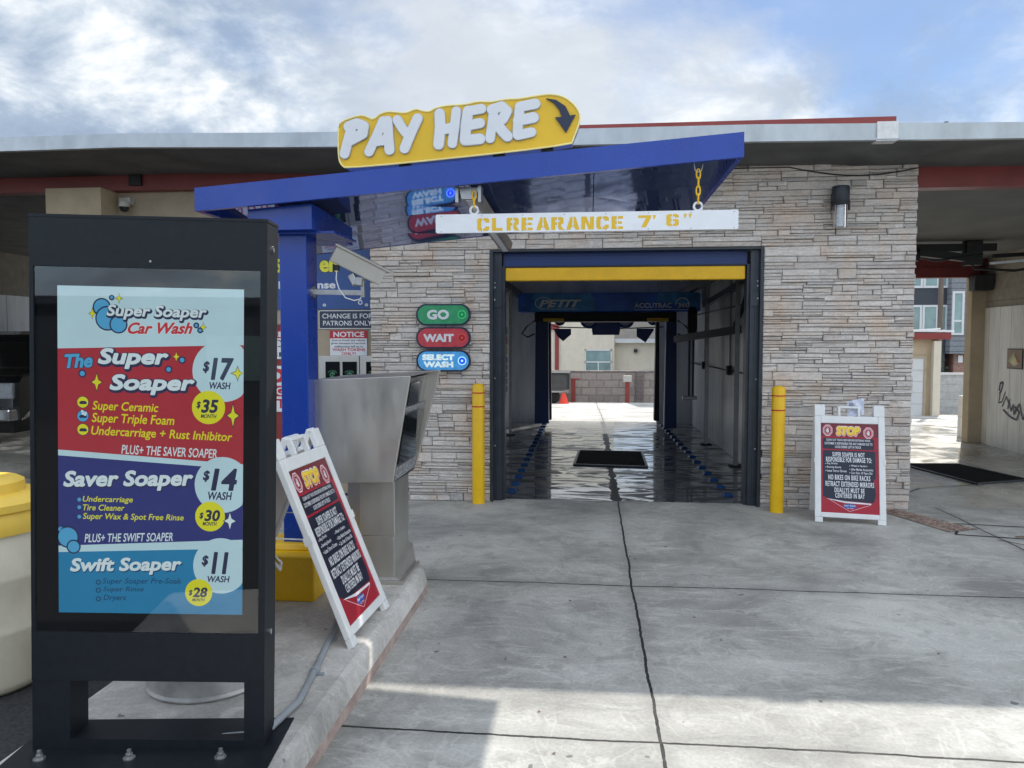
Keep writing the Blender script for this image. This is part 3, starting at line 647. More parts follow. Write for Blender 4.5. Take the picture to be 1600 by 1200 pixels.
def a2(p):
    p.rect_(0, 0, 620, 200, 1, 1, 14); p.rect_(8, 8, 612, 192, 0, 2, 10)
    p.text('CHANGE IS FOR', 40, 35, 600, 88, 1, 3, .012); p.text('PATRONS ONLY', 48, 112, 590, 165, 1, 3, .012)
flat_sign('change_sign', 'dark slate wall sign reading change is for patrons only', -2.78, -2.19, 1.713, 1.903, 7.735, [chb, smw], a2, (0, 0, 620, 200), .008)
def a3(p):
    p.rect_(0, 0, 232, 158, 1, 1); p.rect_(0, 0, 232, 50, 0, 2); p.text('NOTICE', 22, 8, 215, 42, 1, 3, .03)
    for i, (st, x0, x1) in enumerate((('Due to fraud, any refund', 14, 218), ('given because of machine', 8, 222), ('malfunction will be in', 28, 204))): p.text(st, x0, 56+19*i, x1, 70+19*i, 2, 3, .012)
    p.text('WASH TOKENS', 14, 112, 220, 130, 0, 3, .02); p.text('ONLY!', 72, 136, 162, 154, 0, 3, .02)
flat_sign('notice_sign', 'white notice with red heading about wash tokens below the slate sign', -2.665, -2.272, 1.438, 1.697, 7.735, [srd, smw, stx], a3, (0, 0, 232, 158), .006)
def a4(p):
    p.rect_(0, 0, 200, 150, 1, 1); p.rect_(0, 0, 200, 42, 0, 2); p.text('NOTICE', 20, 7, 190, 36, 1, 3, .03)
    p.text('PROPERTY', 20, 50, 190, 74, 2, 3, .015); p.text('MAY EXIT', 20, 82, 190, 106, 2, 3, .015); p.text('HOUSE', 40, 114, 190, 138, 2, 3, .015)
flat_sign('notice_sign', 'upper red and white notice on the maroon wall between display and blue post', -3.80, -3.10, 1.40, 1.70, 7.72, [srd, smw, stx], a4, (0, 0, 200, 150), .006)
def a5(p):
    p.rect_(0, 0, 200, 240, 1, 1); p.text('NO', 60, 12, 196, 90, 0, 3, .05)
    p.rect_(0, 104, 200, 160, 0, 2); p.text('PARKING', 20, 112, 190, 152, 1, 3, .02); p.text('IN LOT', 60, 172, 190, 222, 0, 3, .02)
flat_sign('notice_sign', 'lower red and white notice with large letters on the maroon wall', -3.80, -3.12, .85, 1.33, 7.72, [srd, smw, stx], a5, (0, 0, 200, 240), .006)
# change machine
t = thing('change_machine', 'stainless bill changer set in the wall with black panels showing green dollar signs', 'machine', (-2.78, 7.735, .85))
mb = MB(); mb.box(0, .6, -.03, 0, 0, .585); mb.build('cabinet', mt['steel'], t, bevel=.004)
grn = mat('green_print', s2l(70, 125, 95), .5)
for x in (.075, .255, .505):
    mb = MB(); mb.box(x, x+.148, -.042, -.0305, .14, .525); o = mb.build('bill_panel', mt['bezel'], t)
    pn = Panel((x, -.0425, .14), (1,0,0), (0,0,1), .148, .385, (0, 0, 148, 385))
    for k, ch in enumerate('CHANGER'):
        a = R(-48+16*k); cx, cy = 74+58*math.sin(a), 135-66*math.cos(a)*.75+8; pn.text(ch, cx-6, cy-9, cx+6, cy+9, 0, 1.5, .02, slope=.0)
    pn.text('$', 45, 105, 103, 215, 0, 1.5, .02); pn.mb.build('lettering', grn, o)
mb = MB(); mb.box(.43, .437, -.034, -.0305, 0, .585); mb.build('seam', mt['dark'], t)
# dome camera on the office wall
t = thing('security_camera', 'small dome camera under the red beam on the beige wall', 'camera', (-4.82, 7.70, 2.98))
mb = MB(); mb.box(-.06, .06, -.05, .035, .03, .10); mb.lathe([(.0, .05), (.055, .05), (.055, .0)][::-1], (0,-.06,0), 20); mb.build('body', mt['camgrey'], t, smooth=True)
mb = MB(); mb.lathe([(.0, -.055), (.03, -.045), (.048, -.015), (.05, 0)], (0,-.06,0), 20); mb.build('dome', mt['blackglass'], t, smooth=True)

# ================================================================== BLUE POST, CANOPY, SIGN
t = thing('canopy_stand', 'blue steel post in a yellow base carrying a slanted blue canopy over the lane', 'canopy', (-1.66, 4.29, .15))
L0, SL = -2.121, (2.505-2.284)/(0.768+2.121)
zb = lambda x: 2.284+SL*(x-L0)
mb = MB(); mb.box(-1.737, -1.578, 4.20, 4.37, .40, 2.19); world_part(mb, 'post', mt['blue'], t, bevel=.006)
mb = MB(); mb.hull8([(-1.98,4.02,.15),(-1.495,4.02,.15),(-1.495,4.52,.15),(-1.98,4.52,.15),(-1.98,4.02,.40),(-1.495,4.02,.40),(-1.495,4.52,.40),(-1.98,4.52,.40)])
mb.hull8([(-1.80,4.14,.40),(-1.53,4.14,.40),(-1.53,4.44,.40),(-1.80,4.44,.40),(-1.78,4.16,.435),(-1.545,4.16,.435),(-1.545,4.42,.435),(-1.78,4.42,.435)])
world_part(mb, 'base', mt['yellowb'], t, bevel=.008)
mb = MB(); mb.hull8([(-1.86,4.08,2.19),(-1.50,4.08,2.19),(-1.50,4.8,2.19),(-1.86,4.8,2.19),(-1.86,4.08,zb(-1.86)-.002),(-1.50,4.08,zb(-1.5)-.002),(-1.50,4.8,zb(-1.5)-.03),(-1.86,4.8,zb(-1.86)-.03)])
mb.box(-1.90, -1.40, 4.15, 4.55, 2.178, 2.19); world_part(mb, 'mount_head', mt['blue'], t)
Y0, Y1 = 4.0, 5.70; TH = .124; XR = .768
mb = MB()
mb.hull8([(L0,Y0,zb(L0)),(XR,Y0,zb(XR)),(XR,Y0+.03,zb(XR)),(L0,Y0+.03,zb(L0)),(L0,Y0,zb(L0)+TH),(XR,Y0,zb(XR)+TH),(XR,Y0+.03,zb(XR)+TH),(L0,Y0+.03,zb(L0)+TH)])
mb.hull8([(L0,Y1-.03,zb(L0)-.052),(XR,Y1-.03,zb(XR)),(XR,Y1,zb(XR)),(L0,Y1,zb(L0)-.052),(L0,Y1-.03,zb(L0)+TH),(XR,Y1-.03,zb(XR)+TH),(XR,Y1,zb(XR)+TH),(L0,Y1,zb(L0)+TH)])
for xa, xb in ((L0, L0+.03), (XR-.03, XR)):
    mb.hull8([(xa,Y0+.03,zb(xa)),(xb,Y0+.03,zb(xb)),(xb,Y1-.03,zb(xb)),(xa,Y1-.03,zb(xa)),(xa,Y0+.03,zb(xa)+TH),(xb,Y0+.03,zb(xb)+TH),(xb,Y1-.03,zb(xb)+TH),(xa,Y1-.03,zb(xa)+TH)])
mb.add([(L0+.03,Y0+.03,zb(L0)+TH-.01),(XR-.03,Y0+.03,zb(XR)+TH-.01),(XR-.03,Y1-.03,zb(XR)+TH-.01),(L0+.03,Y1-.03,zb(L0)+TH-.01)], [(0,1,2,3)])
can = world_part(mb, 'canopy', mt['blue'], t)
mb = MB()
fr_ = lambda x: zb(x)+.072                        # lining set up inside the front lip, falling towards the back
bk = lambda x: zb(x)-.050*(.75-x)/2.9
md = lambda x: fr_(x)*.51+bk(x)*.49
for xa, xb in ((L0+.03, -.70), (-.695, .02), (.025, XR-.03)):
    mb.add([(xa,Y0+.03,fr_(xa)),(xb,Y0+.03,fr_(xb)),(xb,4.83,md(xb)),(xa,4.83,md(xa))], [(0,3,2,1)])
    mb.add([(xa,4.835,md(xa)),(xb,4.835,md(xb)),(xb,Y1-.03,bk(xb)),(xa,Y1-.03,bk(xa))], [(0,3,2,1)])
sub_part(mb, 'underside', mt['blue_mirror'], t, can)
# light channel under the canopy
t2 = thing('light_fixture', 'long aluminium light channel running back under the blue canopy', 'light fixture', (-.64, 4.05, 2.36))
mb = MB(); mb.hull8([(-.675,4.07,zb(-.6)-.065),(-.60,4.07,zb(-.6)-.065),(-.60,5.9,zb(-.6)-.125),(-.675,5.9,zb(-.6)-.125),(-.69,4.07,zb(-.6)-.005),(-.585,4.07,zb(-.6)-.005),(-.585,5.9,zb(-.6)-.065),(-.69,5.9,zb(-.6)-.065)]); world_part(mb, 'channel', mt['steel2'], t2)
for xa, xb in ((-.706, -.69), (-.585, -.569)):
    mb = MB(); mb.box(xa, xb, 4.05, 4.13, zb(-.6)-.085, zb(-.6)); world_part(mb, 'end_clip', mt['steel2'], t2)
mb = MB(); mb.hull8([(-.655,4.09,zb(-.6)-.072),(-.62,4.09,zb(-.6)-.072),(-.62,5.88,zb(-.6)-.132),(-.655,5.88,zb(-.6)-.132),(-.655,4.09,zb(-.6)-.066),(-.62,4.09,zb(-.6)-.066),(-.62,5.88,zb(-.6)-.126),(-.655,5.88,zb(-.6)-.126)]); world_part(mb, 'lens', mt['letterwhite'], t2)

# PAY HERE
t = thing('pay_here_sign', 'yellow cloud edged sign with white brush letters and a navy arrow on the canopy', 'sign', (-.66, 4.02, 2.50))
def pz(x, y):
    px, py = x/2.5+290, y/2.5+130
    return (-1.296+.003352*(px-535), 2.736-.003307*(py-190)-.0000968*(px-535))
outl = [(595,172),(610,150),(650,135),(690,125),(715,134),(737,144),(765,119),(800,111),(840,116),(870,117),(905,100),(935,111),(960,112),(985,96),(1030,88),(1100,85),(1150,72),(1200,76),(1250,65),(1310,63),(1370,52),(1430,45),(1480,55),(1520,85),(1543,125),(1535,165),(1515,215),(1508,240),(630,336),(605,320),(595,290)]
def smoothp(p, it=2, keep=3):
    for _ in range(it):
        q = []
        for i in range(len(p)):
            a, b = p[i], p[(i+1) % len(p)]; q += [(a[0]*.75+b[0]*.25, a[1]*.75+b[1]*.25), (a[0]*.25+b[0]*.75, a[1]*.25+b[1]*.75)]
        p = q
    return p
so_ = [pz(x, y) for x, y in smoothp(outl)]
off = Vector(t.location)
mb = MB(); mb.extr(so_[::-1], lambda u, v, d: Vector((u, 4.0+d, v))-off, 0.0, .09, 0, 1); mb.build('cabinet', [mt['yellow'], mt['steel2']], t)
mb = MB(); mb.tube([Vector((u, 3.998, v))-off for u, v in so_], .0048, 6, 0, True); mb.build('trim', mat('cream_trim', s2l(240, 225, 150), .4), t, smooth=True)
strokes = {'P': [[(655,165),(640,215),(622,278)], [(640,172),(672,160),(700,170),(695,200),(645,226)]],
 'A': [[(778,150),(750,210),(720,270)], [(795,150),(798,205),(802,262)], [(745,228),(798,222)]],
 'Y': [[(834,146),(852,176),(868,196)], [(914,140),(888,195),(862,256)]],
 'H': [[(1001,122),(1003,180),(996,240)], [(1066,112),(1060,170),(1050,236)], [(1000,186),(1056,174)]],
 'E': [[(1112,112),(1104,165),(1100,222)], [(1112,112),(1164,103)], [(1106,168),(1158,158)], [(1100,224),(1158,218)]],
 'R': [[(1212,104),(1206,160),(1197,216)], [(1204,106),(1242,94),(1262,112),(1246,142),(1210,160)], [(1222,160),(1246,190),(1264,208)]],
 'e': [[(1312,96),(1306,150),(1302,202)], [(1312,96),(1370,84)], [(1306,148),(1364,136)], [(1304,204),(1356,192)]]}
def brush(w, depth, grow, mats, name):
    mb = MB(); lay = 0
    for L in strokes.values():
        for s_ in L:
            ww = w*(1.0 + .06*math.sin(lay*2.1)); lay += 1
            for (a, b) in zip(s_, s_[1:]):
                lay += .0; n = 9; ang = math.atan2(b[1]-a[1], b[0]-a[0]); q = []
                for k in range(n+1): th = ang+R(90)+math.pi*k/n; q.append((a[0]+ww/2*math.cos(th), a[1]+ww/2*math.sin(th)))
                for k in range(n+1): th = ang-R(90)+math.pi*k/n; q.append((b[0]+ww/2*math.cos(th), b[1]+ww/2*math.sin(th)))
                brush.k += 1
                mb.extr([pz(*p) for p in reversed(q)], lambda u, v, d: Vector((u, d, v))-off, 4.0-depth-.0002*(brush.k % 9), 4.0-.0005, 0)
    # faces toward -Y
    return mb.build(name, mats, t)
brush.k = 0
brush(43, .006, 0, mt['steel2'], 'letter_return'); brush(38, .014, 0, mt['letterwhite'], 'lettering')
arr = [(1412,63),(1450,69),(1486,93),(1503,128),(1524,125),(1488,193),(1447,135),(1472,133),(1460,103),(1440,80)]
mb = MB(); mb.extr([pz(*p) for p in arr][::-1], lambda u, v, d: Vector((u, d, v))-off, 3.988, 3.9995, 0); mb.build('arrow', mt['navy'], t)
for px in (-1.0, -.5, -.25):
    mb = MB(); mb.box(px, px+.06, 4.02, 4.07, zb(px)+TH-.012, zb(px)+TH+.045); mb2 = mb; mb2.v = [q-off for q in mb2.v]; mb2.build('bracket', mt['dark'], t)

# clearance bar
t = thing('clearance_bar', 'white clearance sign with yellow stencil letters hung on chains from the canopy', 'sign', (-.028, 4.06, 2.155))
mb = MB(); q = rrect(-.784, 0, .784, .098, .009, 4); mb.extr(q, lambda u, v, d: Vector((u, -d, v)), -.012, .006); mb.build('board', mt['whitepaint'], t)
pn = Panel((-.784, -.006, 0), (1,0,0), (0,0,1), 1.568, .098, (78, 424, 1475, 526)); pn.d = .0006
bq = lambda a, b, c_, d_: [(a,b),(c_,b),(c_,d_),(a,d_)]
GL = {'C': [[(0,8),(8,0),(19,0),(19,69),(8,69),(0,61)], bq(19,0,48,14), bq(19,55,48,69), [(38,0),(48,0),(57,8),(57,24),(38,24)], [(38,45),(57,45),(57,61),(48,69),(38,69)]],
 'L': [bq(0,0,19,69), bq(19,54,50,69)], 'E': [bq(0,0,19,69), bq(19,0,53,14), bq(19,28,48,41), bq(19,55,53,69)],
 'R': [bq(0,0,19,69), [(19,0),(48,0),(57,8),(57,33),(48,41),(19,41),(19,28),(38,28),(38,14),(19,14)], [(24,41),(43,41),(59,69),(38,69)]],
 'A': [[(19,0),(31,0),(31,14),(20,69),(0,69)], [(31,0),(43,0),(62,69),(42,69),(31,14)], bq(14,43,48,56)],
 'N': [bq(0,0,18,69), bq(40,0,58,69), [(18,0),(24,0),(40,44),(40,69),(34,69),(18,26)]],
 '7': [bq(0,0,58,15), [(36,15),(58,15),(36,69),(14,69)]], "'": [bq(0,0,14,8), [(2,8),(12,8),(9,24),(5,24)]],
 '6': [[(0,8),(8,0),(19,0),(19,69),(8,69),(0,61)], bq(19,0,46,13), [(38,0),(46,0),(56,8),(56,20),(38,20)], bq(19,29,48,41), bq(19,56,48,69), [(38,29),(48,29),(56,36),(56,61),(48,69),(38,69)]]}
lay = 0
for st, x0, y0, pitch in (('CLREARANCE', 276, 448, 69.6), ('7', 1024, 446, 60), ("'", 1090, 446, 20), ('6', 1152, 442, 60), ("'", 1230, 442, 20), ("'", 1252, 442, 20)):
    for n_, ch in enumerate(st):
        for pl_ in GL[ch]:
            lay += 1; pn.poly([(x0+pitch*n_+u, y0+v*(.92 if ch in "67'" else 1)) for u, v in pl_], 0, 1+.05*(lay % 7))
        if ch in 'CE6': pn.rect_(x0+pitch*n_+24, y0-2, x0+pitch*n_+28.5, y0+72, 1, 3)
        if ch in 'RA': pn.rect_(x0+pitch*n_+(27 if ch == 'R' else 29), y0-2, x0+pitch*n_+(31.5 if ch == 'R' else 33.5), y0+58, 1, 3)
for k in range(8): pn.disc(105+k*193, 434, 3, 2, 2); pn.disc(105+k*193, 518, 3, 2, 2)
pn.mb.build('lettering', [mt['yellow'], mt['whitepaint'], mt['steel2']], t)
def link_ring(c, rx, rz, r, plane):
    pts = []
    for k in range(14):
        a = 2*math.pi*k/14; u, v = rx*math.cos(a), rz*math.sin(a)
        if plane == 'x': pts.append((c[0]+u, c[1], c[2]+v))
        else: pts.append((c[0], c[1]+u, c[2]+v))
    return pts
for cx, top in ((-.607+.028, zb(-.607)), (.553+.028, zb(.553))):
    mb = MB(); mb.tube(link_ring((cx, 0, .118), .021, .021, .0065, 'x'), .0065, 6, 0, True); mb.build('eye_ring', mt['whitepaint'], t, smooth=True)
    mb = MB(); zt = top-2.155-.03; z0 = .135; n_ = max(2, round((zt-z0)/.044)); stp = (zt-z0)/n_
    for k in range(n_): mb.tube(link_ring((cx, 0, z0+stp*(k+.5)), .010, stp*.62, .0042, 'x' if k % 2 else 'y'), .0042, 6, 0, True)
    mb.build('chain', mt['yellowb'], t, smooth=True)
    mb = MB(); mb.tube([(cx-.022,0,top-2.155),(cx-.016,0,zt-.004),(cx,0,zt-.012),(cx+.016,0,zt-.004),(cx+.022,0,top-2.155)], .003, 6); mb.build('hook', mt['steel2'], t, smooth=True)

# camera on the post
t = thing('security_camera', 'beige bullet camera on a steel arm bolted to the blue post', 'camera', (-1.578, 4.29, 1.865))
mb = MB(); mb.bar((.0, 0, 0), (.29, 0.02, -.006), .028, .028); mb.bar((.29,.02,-.03), (.29,.02,.06), .02, .02); mb.lathe([(.035, 0), (.035, .012)], (0,0,0), 14, 0, 'x'); mb.build('arm', mt['steel2'], t)
mb = MB(); a = Vector((.13, -.02, .22)); b = Vector((.385, .10, .085)); mb.bar(a, b, .085, .095, 0, (0, 1, 0)); hs = mb.build('housing', mt['camgrey'], t, bevel=.008)
dv = (b-a).normalized(); upv = dv.cross(Vector((0,1,0))).normalized(); upv = upv if upv.z > 0 else -upv
mb = MB(); mb.bar(a+upv*.052-dv*.01, b+upv*.052+dv*.045, .108, .012, 0, (0,1,0)); mb.build('sunshield', mt['camgrey'], t, bevel=.003)
mb = MB(); mb.bar((.22,.03,.10), (.25,.03,.04), .05, .04); mb.bar((.255,.025,.06), (.295,.02,.055), .06, .05); mb.build('knuckle', mt['steel2'], t, bevel=.006)
mb = MB(); mb.lathe([(.018, 0), (.018, -.03)], (.15,-.02,.15), 12); mb.build('gland', mt['dark'], t, smooth=True)
mb = MB(); mb.tube([(.15,-.02,.12),(.148,-.025,.07),(.165,-.03,.015),(.20,-.02,-.035),(.245,0,-.05),(.275,.02,-.04),(.285,.02,-.005)], .0032, 6); mb.tube(link_ring((.275,.015,-.06), .011, .011, .002, 'x'), .0022, 5, 0, True); mb.build('cord', mt['white'], t, smooth=True)

# ================================================================== PAY STATION
t = thing('pay_station', 'brushed stainless pay station with a recessed dark screen on a pedestal', 'pay station', (-1.3, 4.55, .15))
yn, yf = 4.30, 4.86
mb = MB(); tri = [(-1.590,.757),(-1.120,.768),(-1.012,1.385),(-1.59,1.360)]
for ya, yb_ in ((yn, yn+.02), (yf-.02, yf)):
    far = ya > 4.5; pl = [(-1.59,.757),(-1.115,.757),(-.945,1.40),(-1.59,1.362)] if far else tri
    mb.add([(x,ya,z_) for x,z_ in pl]+[(x,yb_,z_) for x,z_ in pl], [(0,1,2,3),(7,6,5,4),(0,4,5,1),(1,5,6,2),(2,6,7,3),(3,7,4,0)])
mb.add([(-1.59,yn+.02,1.36),(-1.012,yn+.02,1.383),(-.955,yf-.02,1.396),(-1.59,yf-.02,1.36)], [(0,1,2,3)])
mb.add([(-1.59,yn+.02,.758),(-1.122,yn+.02,.768),(-1.118,yf-.02,.758),(-1.59,yf-.02,.758)], [(3,2,1,0)])
mb.add([(-1.588,yn+.02,.758),(-1.588,yf-.02,.758),(-1.588,yf-.02,1.36),(-1.588,yn+.02,1.36)], [(0,3,2,1)])
world_part(mb, 'housing', mt['steel'], t, bevel=.003)
mb = MB(); fx = lambda z_: -1.128+(z_-.768)*.165
def face(z0, z1, y0, y1, proud, mi):
    mb.hull8([(fx(z0)-.02,y0,z0),(fx(z0)+proud,y0,z0),(fx(z0)+proud,y1,z0),(fx(z0)-.02,y1,z0),(fx(z1)-.02,y0,z1),(fx(z1)+proud,y0,z1),(fx(z1)+proud,y1,z1),(fx(z1)-.02,y1,z1)], mi)
face(.775, 1.37, yn+.022, yf-.022, 0, 0); face(.775, .85, yn+.03, yf-.03, .012, 1); face(1.17, 1.20, yn+.03, yf-.03, .01, 1)
world_part(mb, 'fascia_panel', [mt['steel2'], mt['granite']], t)
mb = MB(); face(.865, 1.155, yn+.05, yf-.06, .012, 0); face(1.21, 1.34, yn+.05, yf-.2, .012, 0); world_part(mb, 'screen', mt['blackglass'], t)
mb = MB(); mb.box(-1.352, -1.138, 4.40, 4.76, .43, .757); mb.box(-1.354, -1.142, 4.402, 4.762, .18, .428); mb.box(-1.46, -1.354, 4.52, 4.76, .18, .757); world_part(mb, 'pedestal', mt['steel'], t, bevel=.003)
mb = MB(); mb.hull8([(-1.47,4.36,.15),(-1.08,4.36,.15),(-1.08,4.80,.15),(-1.47,4.80,.15),(-1.47,4.36,.172),(-1.08,4.36,.172),(-1.08,4.80,.172),(-1.47,4.80,.172)])
mb.hull8([(-1.44,4.38,.172),(-1.10,4.38,.172),(-1.10,4.79,.172),(-1.44,4.79,.172),(-1.40,4.39,.18),(-1.12,4.39,.18),(-1.12,4.78,.30),(-1.40,4.78,.30)]); world_part(mb, 'base_flange', mt['steel'], t, bevel=.003)

# conduit on the island
mb = MB(); mb.tube([(-1.50,4.20,.235),(-1.44,4.20,.235),(-1.39,4.17,.225),(-1.34,4.05,.185),(-1.30,3.9,.168),(-1.24,3.6,.166),(-1.17,3.15,.166),(-1.13,2.85,.166),(-1.16,2.6,.166),(-1.30,2.56,.166)], .0145, 10)
cd = mb.build('conduit', mt['conduit'], None, loc=(-1.3, 3.4, .15), smooth=True); tag(cd, 'grey electrical conduit running along the concrete island from the yellow base', 'conduit')
for kind_ in range(4):
    mb = MB()
    if kind_ == 0: mb.lathe([(.024, -.02), (.024, .02)], (-1.475,4.20,.235), 12, 0, 'x')
    if kind_ == 1: mb.lathe([(.020, -.02), (.020, .02)], (-1.168,3.14,.166), 12, 0, 'y')
    if kind_ == 2: mb.box(-1.15,-1.125,3.12,3.14,.15,.158)
    if kind_ == 3: mb.box(-1.22,-1.195,3.50,3.52,.15,.158)
    mb.v = [q-Vector((-1.3,3.4,.15)) for q in mb.v]; mb.build('coupling' if kind_ < 2 else 'clamp', mt['conduit'], cd, smooth=kind_ < 2)
mb = MB(); mb.tube([(-1.50,4.38,.22),(-1.42,4.36,.22),(-1.38,4.33,.19),(-1.36,4.42,.18)], .016, 8)
cd2 = mb.build('conduit', mt['conduit'], None, loc=(-1.45, 4.36, .15), smooth=True); tag(cd2, 'short bent grey conduit linking the yellow base to the pay station', 'conduit')

# ================================================================== MENU DISPLAY KIOSK
t = thing('menu_display', 'tall black outdoor display board lit with the wash menu and prices', 'display', (-1.9306, 2.4323, .15), (-.0102, .0214, .1195))
W = .8055; D = .126; kx = lambda px: (px-47.5)*.8055/368; kz = lambda py: (1172-py)*1.8656/839
H = 1.8656; zb0 = kz(1058)
gx0, gx1, gz0, gz1 = kx(54), kx(405), kz(981), kz(412)
mb = MB()   # front frame around the glass + body
c = .035
body = [(0,0),(W-.0,0),(W,c),(W,D),(0,D)]
mb.box(0, gx0, 0, D, zb0, H-.01); mb.box(gx1, W, 0, D, zb0, H-.01); mb.box(gx0, gx1, 0, D, zb0, gz0); mb.box(gx0, gx1, 0, D, gz1, H-.01); mb.box(gx0, gx1, .02, D, gz0, gz1)
mb.box(-.002, W+.002, -.002, D+.002, H-.01, H)
hb = mb.build('housing', mt['black'], t)
mb = MB(); mb.box(kx(233), kx(236), -.001, .004, kz(403), kz(400)); mb.build('sensor', mt['steel2'], hb)
for zz in (kz(376), kz(985)):
    mb = MB(); mb.lathe([(.011, 0), (.011, .006), (0, .009)], (W, .06, zz), 14, 0, 'x'); mb.build('side_bolt', mt['chrome'], hb, smooth=True)
mb = MB(); mb.box(0, kx(107), .003, D-.002, 0, zb0-.001); mb.build('leg', mt['black'], t)
mb = MB(); mb.box(kx(383), W, .003, D-.002, 0, zb0-.001); mb.build('leg', mt['black'], t)
mb = MB(); mb.box(kx(107), kx(383), .003, D-.002, .004, .044); mb.build('crossbar', mt['black'], t)
zp = lambda x, y: .004+.0214*x+.0102*y
mb = MB(); q = [(-.05,-.19),(W+.05,-.19),(W+.05,D+.09),(-.05,D+.09)]; mb.hull8([(x, y, zp(x, y)-.008) for x, y in q]+[(x, y, zp(x, y)) for x, y in q]); pl = mb.build('base_plate', mt['black'], t)
for px in (75, 214, 356):
    mb = MB(); x = kx(px); z_ = zp(x, -.06)-.0035; mb.lathe([(.02, .0035), (.02, .007)], (x, -.06, z_), 16); mb.lathe([(.0125, .007), (.0125, .02)], (x, -.06, z_), 6); mb.lathe([(.0075, .02), (.0075, .034), (0, .036)], (x, -.06, z_), 10); mb.build('anchor_nut', mt['steel2'], pl)
mb = MB(); mb.box(gx0, gx1, .012, .018, gz0, gz1); mb.build('bezel', mt['bezel'], t)
mb = MB(); mb.box(gx0+.001, gx1-.001, .004, .0045, gz0+.001, gz1-.001); mb.build('glass', mt['glass'], t)
# artwork (lit screen)
E_ = 0.42
def em(n, r, g_, b): return mat(n, s2l(r, g_, b), .5, 0, .06, 3, 0, E_, .1)
SM = [em('screen_pale', 188, 224, 236), em('screen_red', 172, 52, 64), em('screen_purple', 50, 58, 126), em('screen_blue', 38, 132, 182), em('screen_white', 214, 236, 244),
      em('screen_lime', 222, 226, 44), em('screen_navy', 44, 50, 84), em('screen_sky', 84, 172, 222), em('screen_bubble_red', 196, 58, 66), em('screen_dark_teal', 26, 72, 112)]
PALE, RED, PUR, BLU, WHI, LIM, NAV, SKY, CRED, TEAL = range(10)
p = Panel((kx(88), .0118, kz(951.5)), (1,0,0), (0,0,1), kx(378)-kx(88), kz(441)-kz(951.5), (88, 441, 378, 951.5)); p.d = .0003
p.rect_(88, 441, 378, 952, PALE, 1)
p.poly([(88,538),(378,527),(378,713),(88,695)], RED, 2)
p.poly([(88,704),(325,718),(378,722),(378,832),(130,844),(88,846)], PUR, 2)
p.poly([(88,856),(378,846),(378,952),(88,952)], BLU, 2)
for cx, cy, r_ in ((346, 568, 48), (346, 746, 44), (344, 874, 44)): p.disc(cx, cy, r_, PALE, 3, 40)
for cx, cy, r_ in ((323.5, 625, 26), (326.5, 796, 23.5), (309, 917, 21.5)): p.disc(cx, cy, r_, LIM, 4, 36)
def bub(cx, cy, r_, d=5): p.disc(cx, cy, r_+2.2, NAV, d, 28); p.disc(cx, cy, r_, SKY, d+.5, 28)
bub(157, 473, 12); bub(166, 490, 17, 6); bub(183, 499, 12, 7); bub(172.5, 458, 2.2); bub(304, 498, 2.5); bub(310, 505.5, 2.5); bub(282, 552, 3.6); bub(261, 567, 3.6); bub(126.5, 576, 4)
bub(103, 832, 15); bub(112, 847, 9, 6.4); p.disc(92, 820, 4, SKY, 5)
def sh(st, x0, y0, x1, y1, slope, bold, out, d=8):   # letters with a navy surround
    sx = 0.2; p.text(st, x0+1.2, y0+1.6, x1+1.2, y1+1.6, NAV, d, .01, sx, slope, grow=out); p.text(st, x0, y0, x1, y1, WHI, d+1, .01, sx, slope, grow=bold)
sh('Super Soaper', 165, 469, 320, 491, -.0, .55, 2.6)
p.text('Car Wash', 198, 496, 298, 513, WHI, 9.5, .01, .35, -.02, grow=1.5); p.text('Car Wash', 198, 496, 298, 513, CRED, 10.2, .01, .35, -.02, grow=.6)
p.text('The', 100, 547.5, 142, 568, NAV, 8, .01, .18, -.06, grow=2.0); p.text('The', 100, 547.5, 142, 568, SKY, 9, .01, .18, -.06, grow=.9)
sh('Super', 152, 537, 260, 567, -.01, 1.2, 4.0); sh('Soaper', 170, 577, 301, 607, -.01, 1.2, 4.0)
for st, x0, y0, x1, y1, sl in (('Super Ceramic', 142, 618, 245, 636, .02), ('Super Triple Foam', 141, 636.5, 270, 655.5, .02), ('Undercarriage + Rust Inhibitor', 140, 657, 361, 675, .03)):
    p.text(st, x0, y0, x1, y1, LIM, 5, .014, .2, sl)
for k, cy in enumerate((620.5, 642, 663)):
    p.disc(127, cy, 9.5, NAV, 4, 24); p.disc(127, cy, 8.6, (LIM, SKY, LIM)[k], 4.5, 24); p.poly([(121,cy+1),(124,cy-2),(131,cy-2),(134,cy+1),(132,cy+3),(123,cy+3)], NAV, 5)
    if k == 1:
        for q in range(6): p.disc(129+3*math.cos(q), 637+3*math.sin(q*1.7), 1.8, WHI, 5.5+.1*q, 10)
p.text('PLUS+ THE SAVER SOAPER', 187, 685.5, 337, 700, WHI, 5, .012, .2, .03)
for st, x0, y0, x1, y1, b_ in (('$', 315, 553.5, 324.5, 571, .02), ('17', 328, 548.5, 362, 581.5, .03), ('WASH', 325, 585.5, 358, 596, .012), ('$', 305, 616, 311, 627, .02), ('35', 312.5, 613, 338.5, 633, .03), ('MONTH', 311.5, 635.5, 336, 641.5, .014),
     ('$', 315.5, 724, 325.5, 741, .02), ('14', 329, 721, 368, 754, .03), ('WASH', 323.5, 757, 361, 769.5, .012), ('$', 310, 790, 316, 800, .02), ('30', 318, 786, 342, 803, .03), ('MONTH', 315, 804.5, 337, 810.5, .014),
     ('$', 314, 858, 324, 875, .02), ('11', 330, 853, 355, 886, .03), ('WASH', 323, 890, 358, 900, .012), ('$', 293.5, 913, 299, 922, .02), ('28', 300, 909, 322.5, 924, .03), ('MONTH', 299, 926, 318.5, 931, .014)):
    p.text(st, x0, y0, x1, y1, NAV, 6, .012, .18, grow=(y1-y0)*(.035 if b_ > .015 else .018))
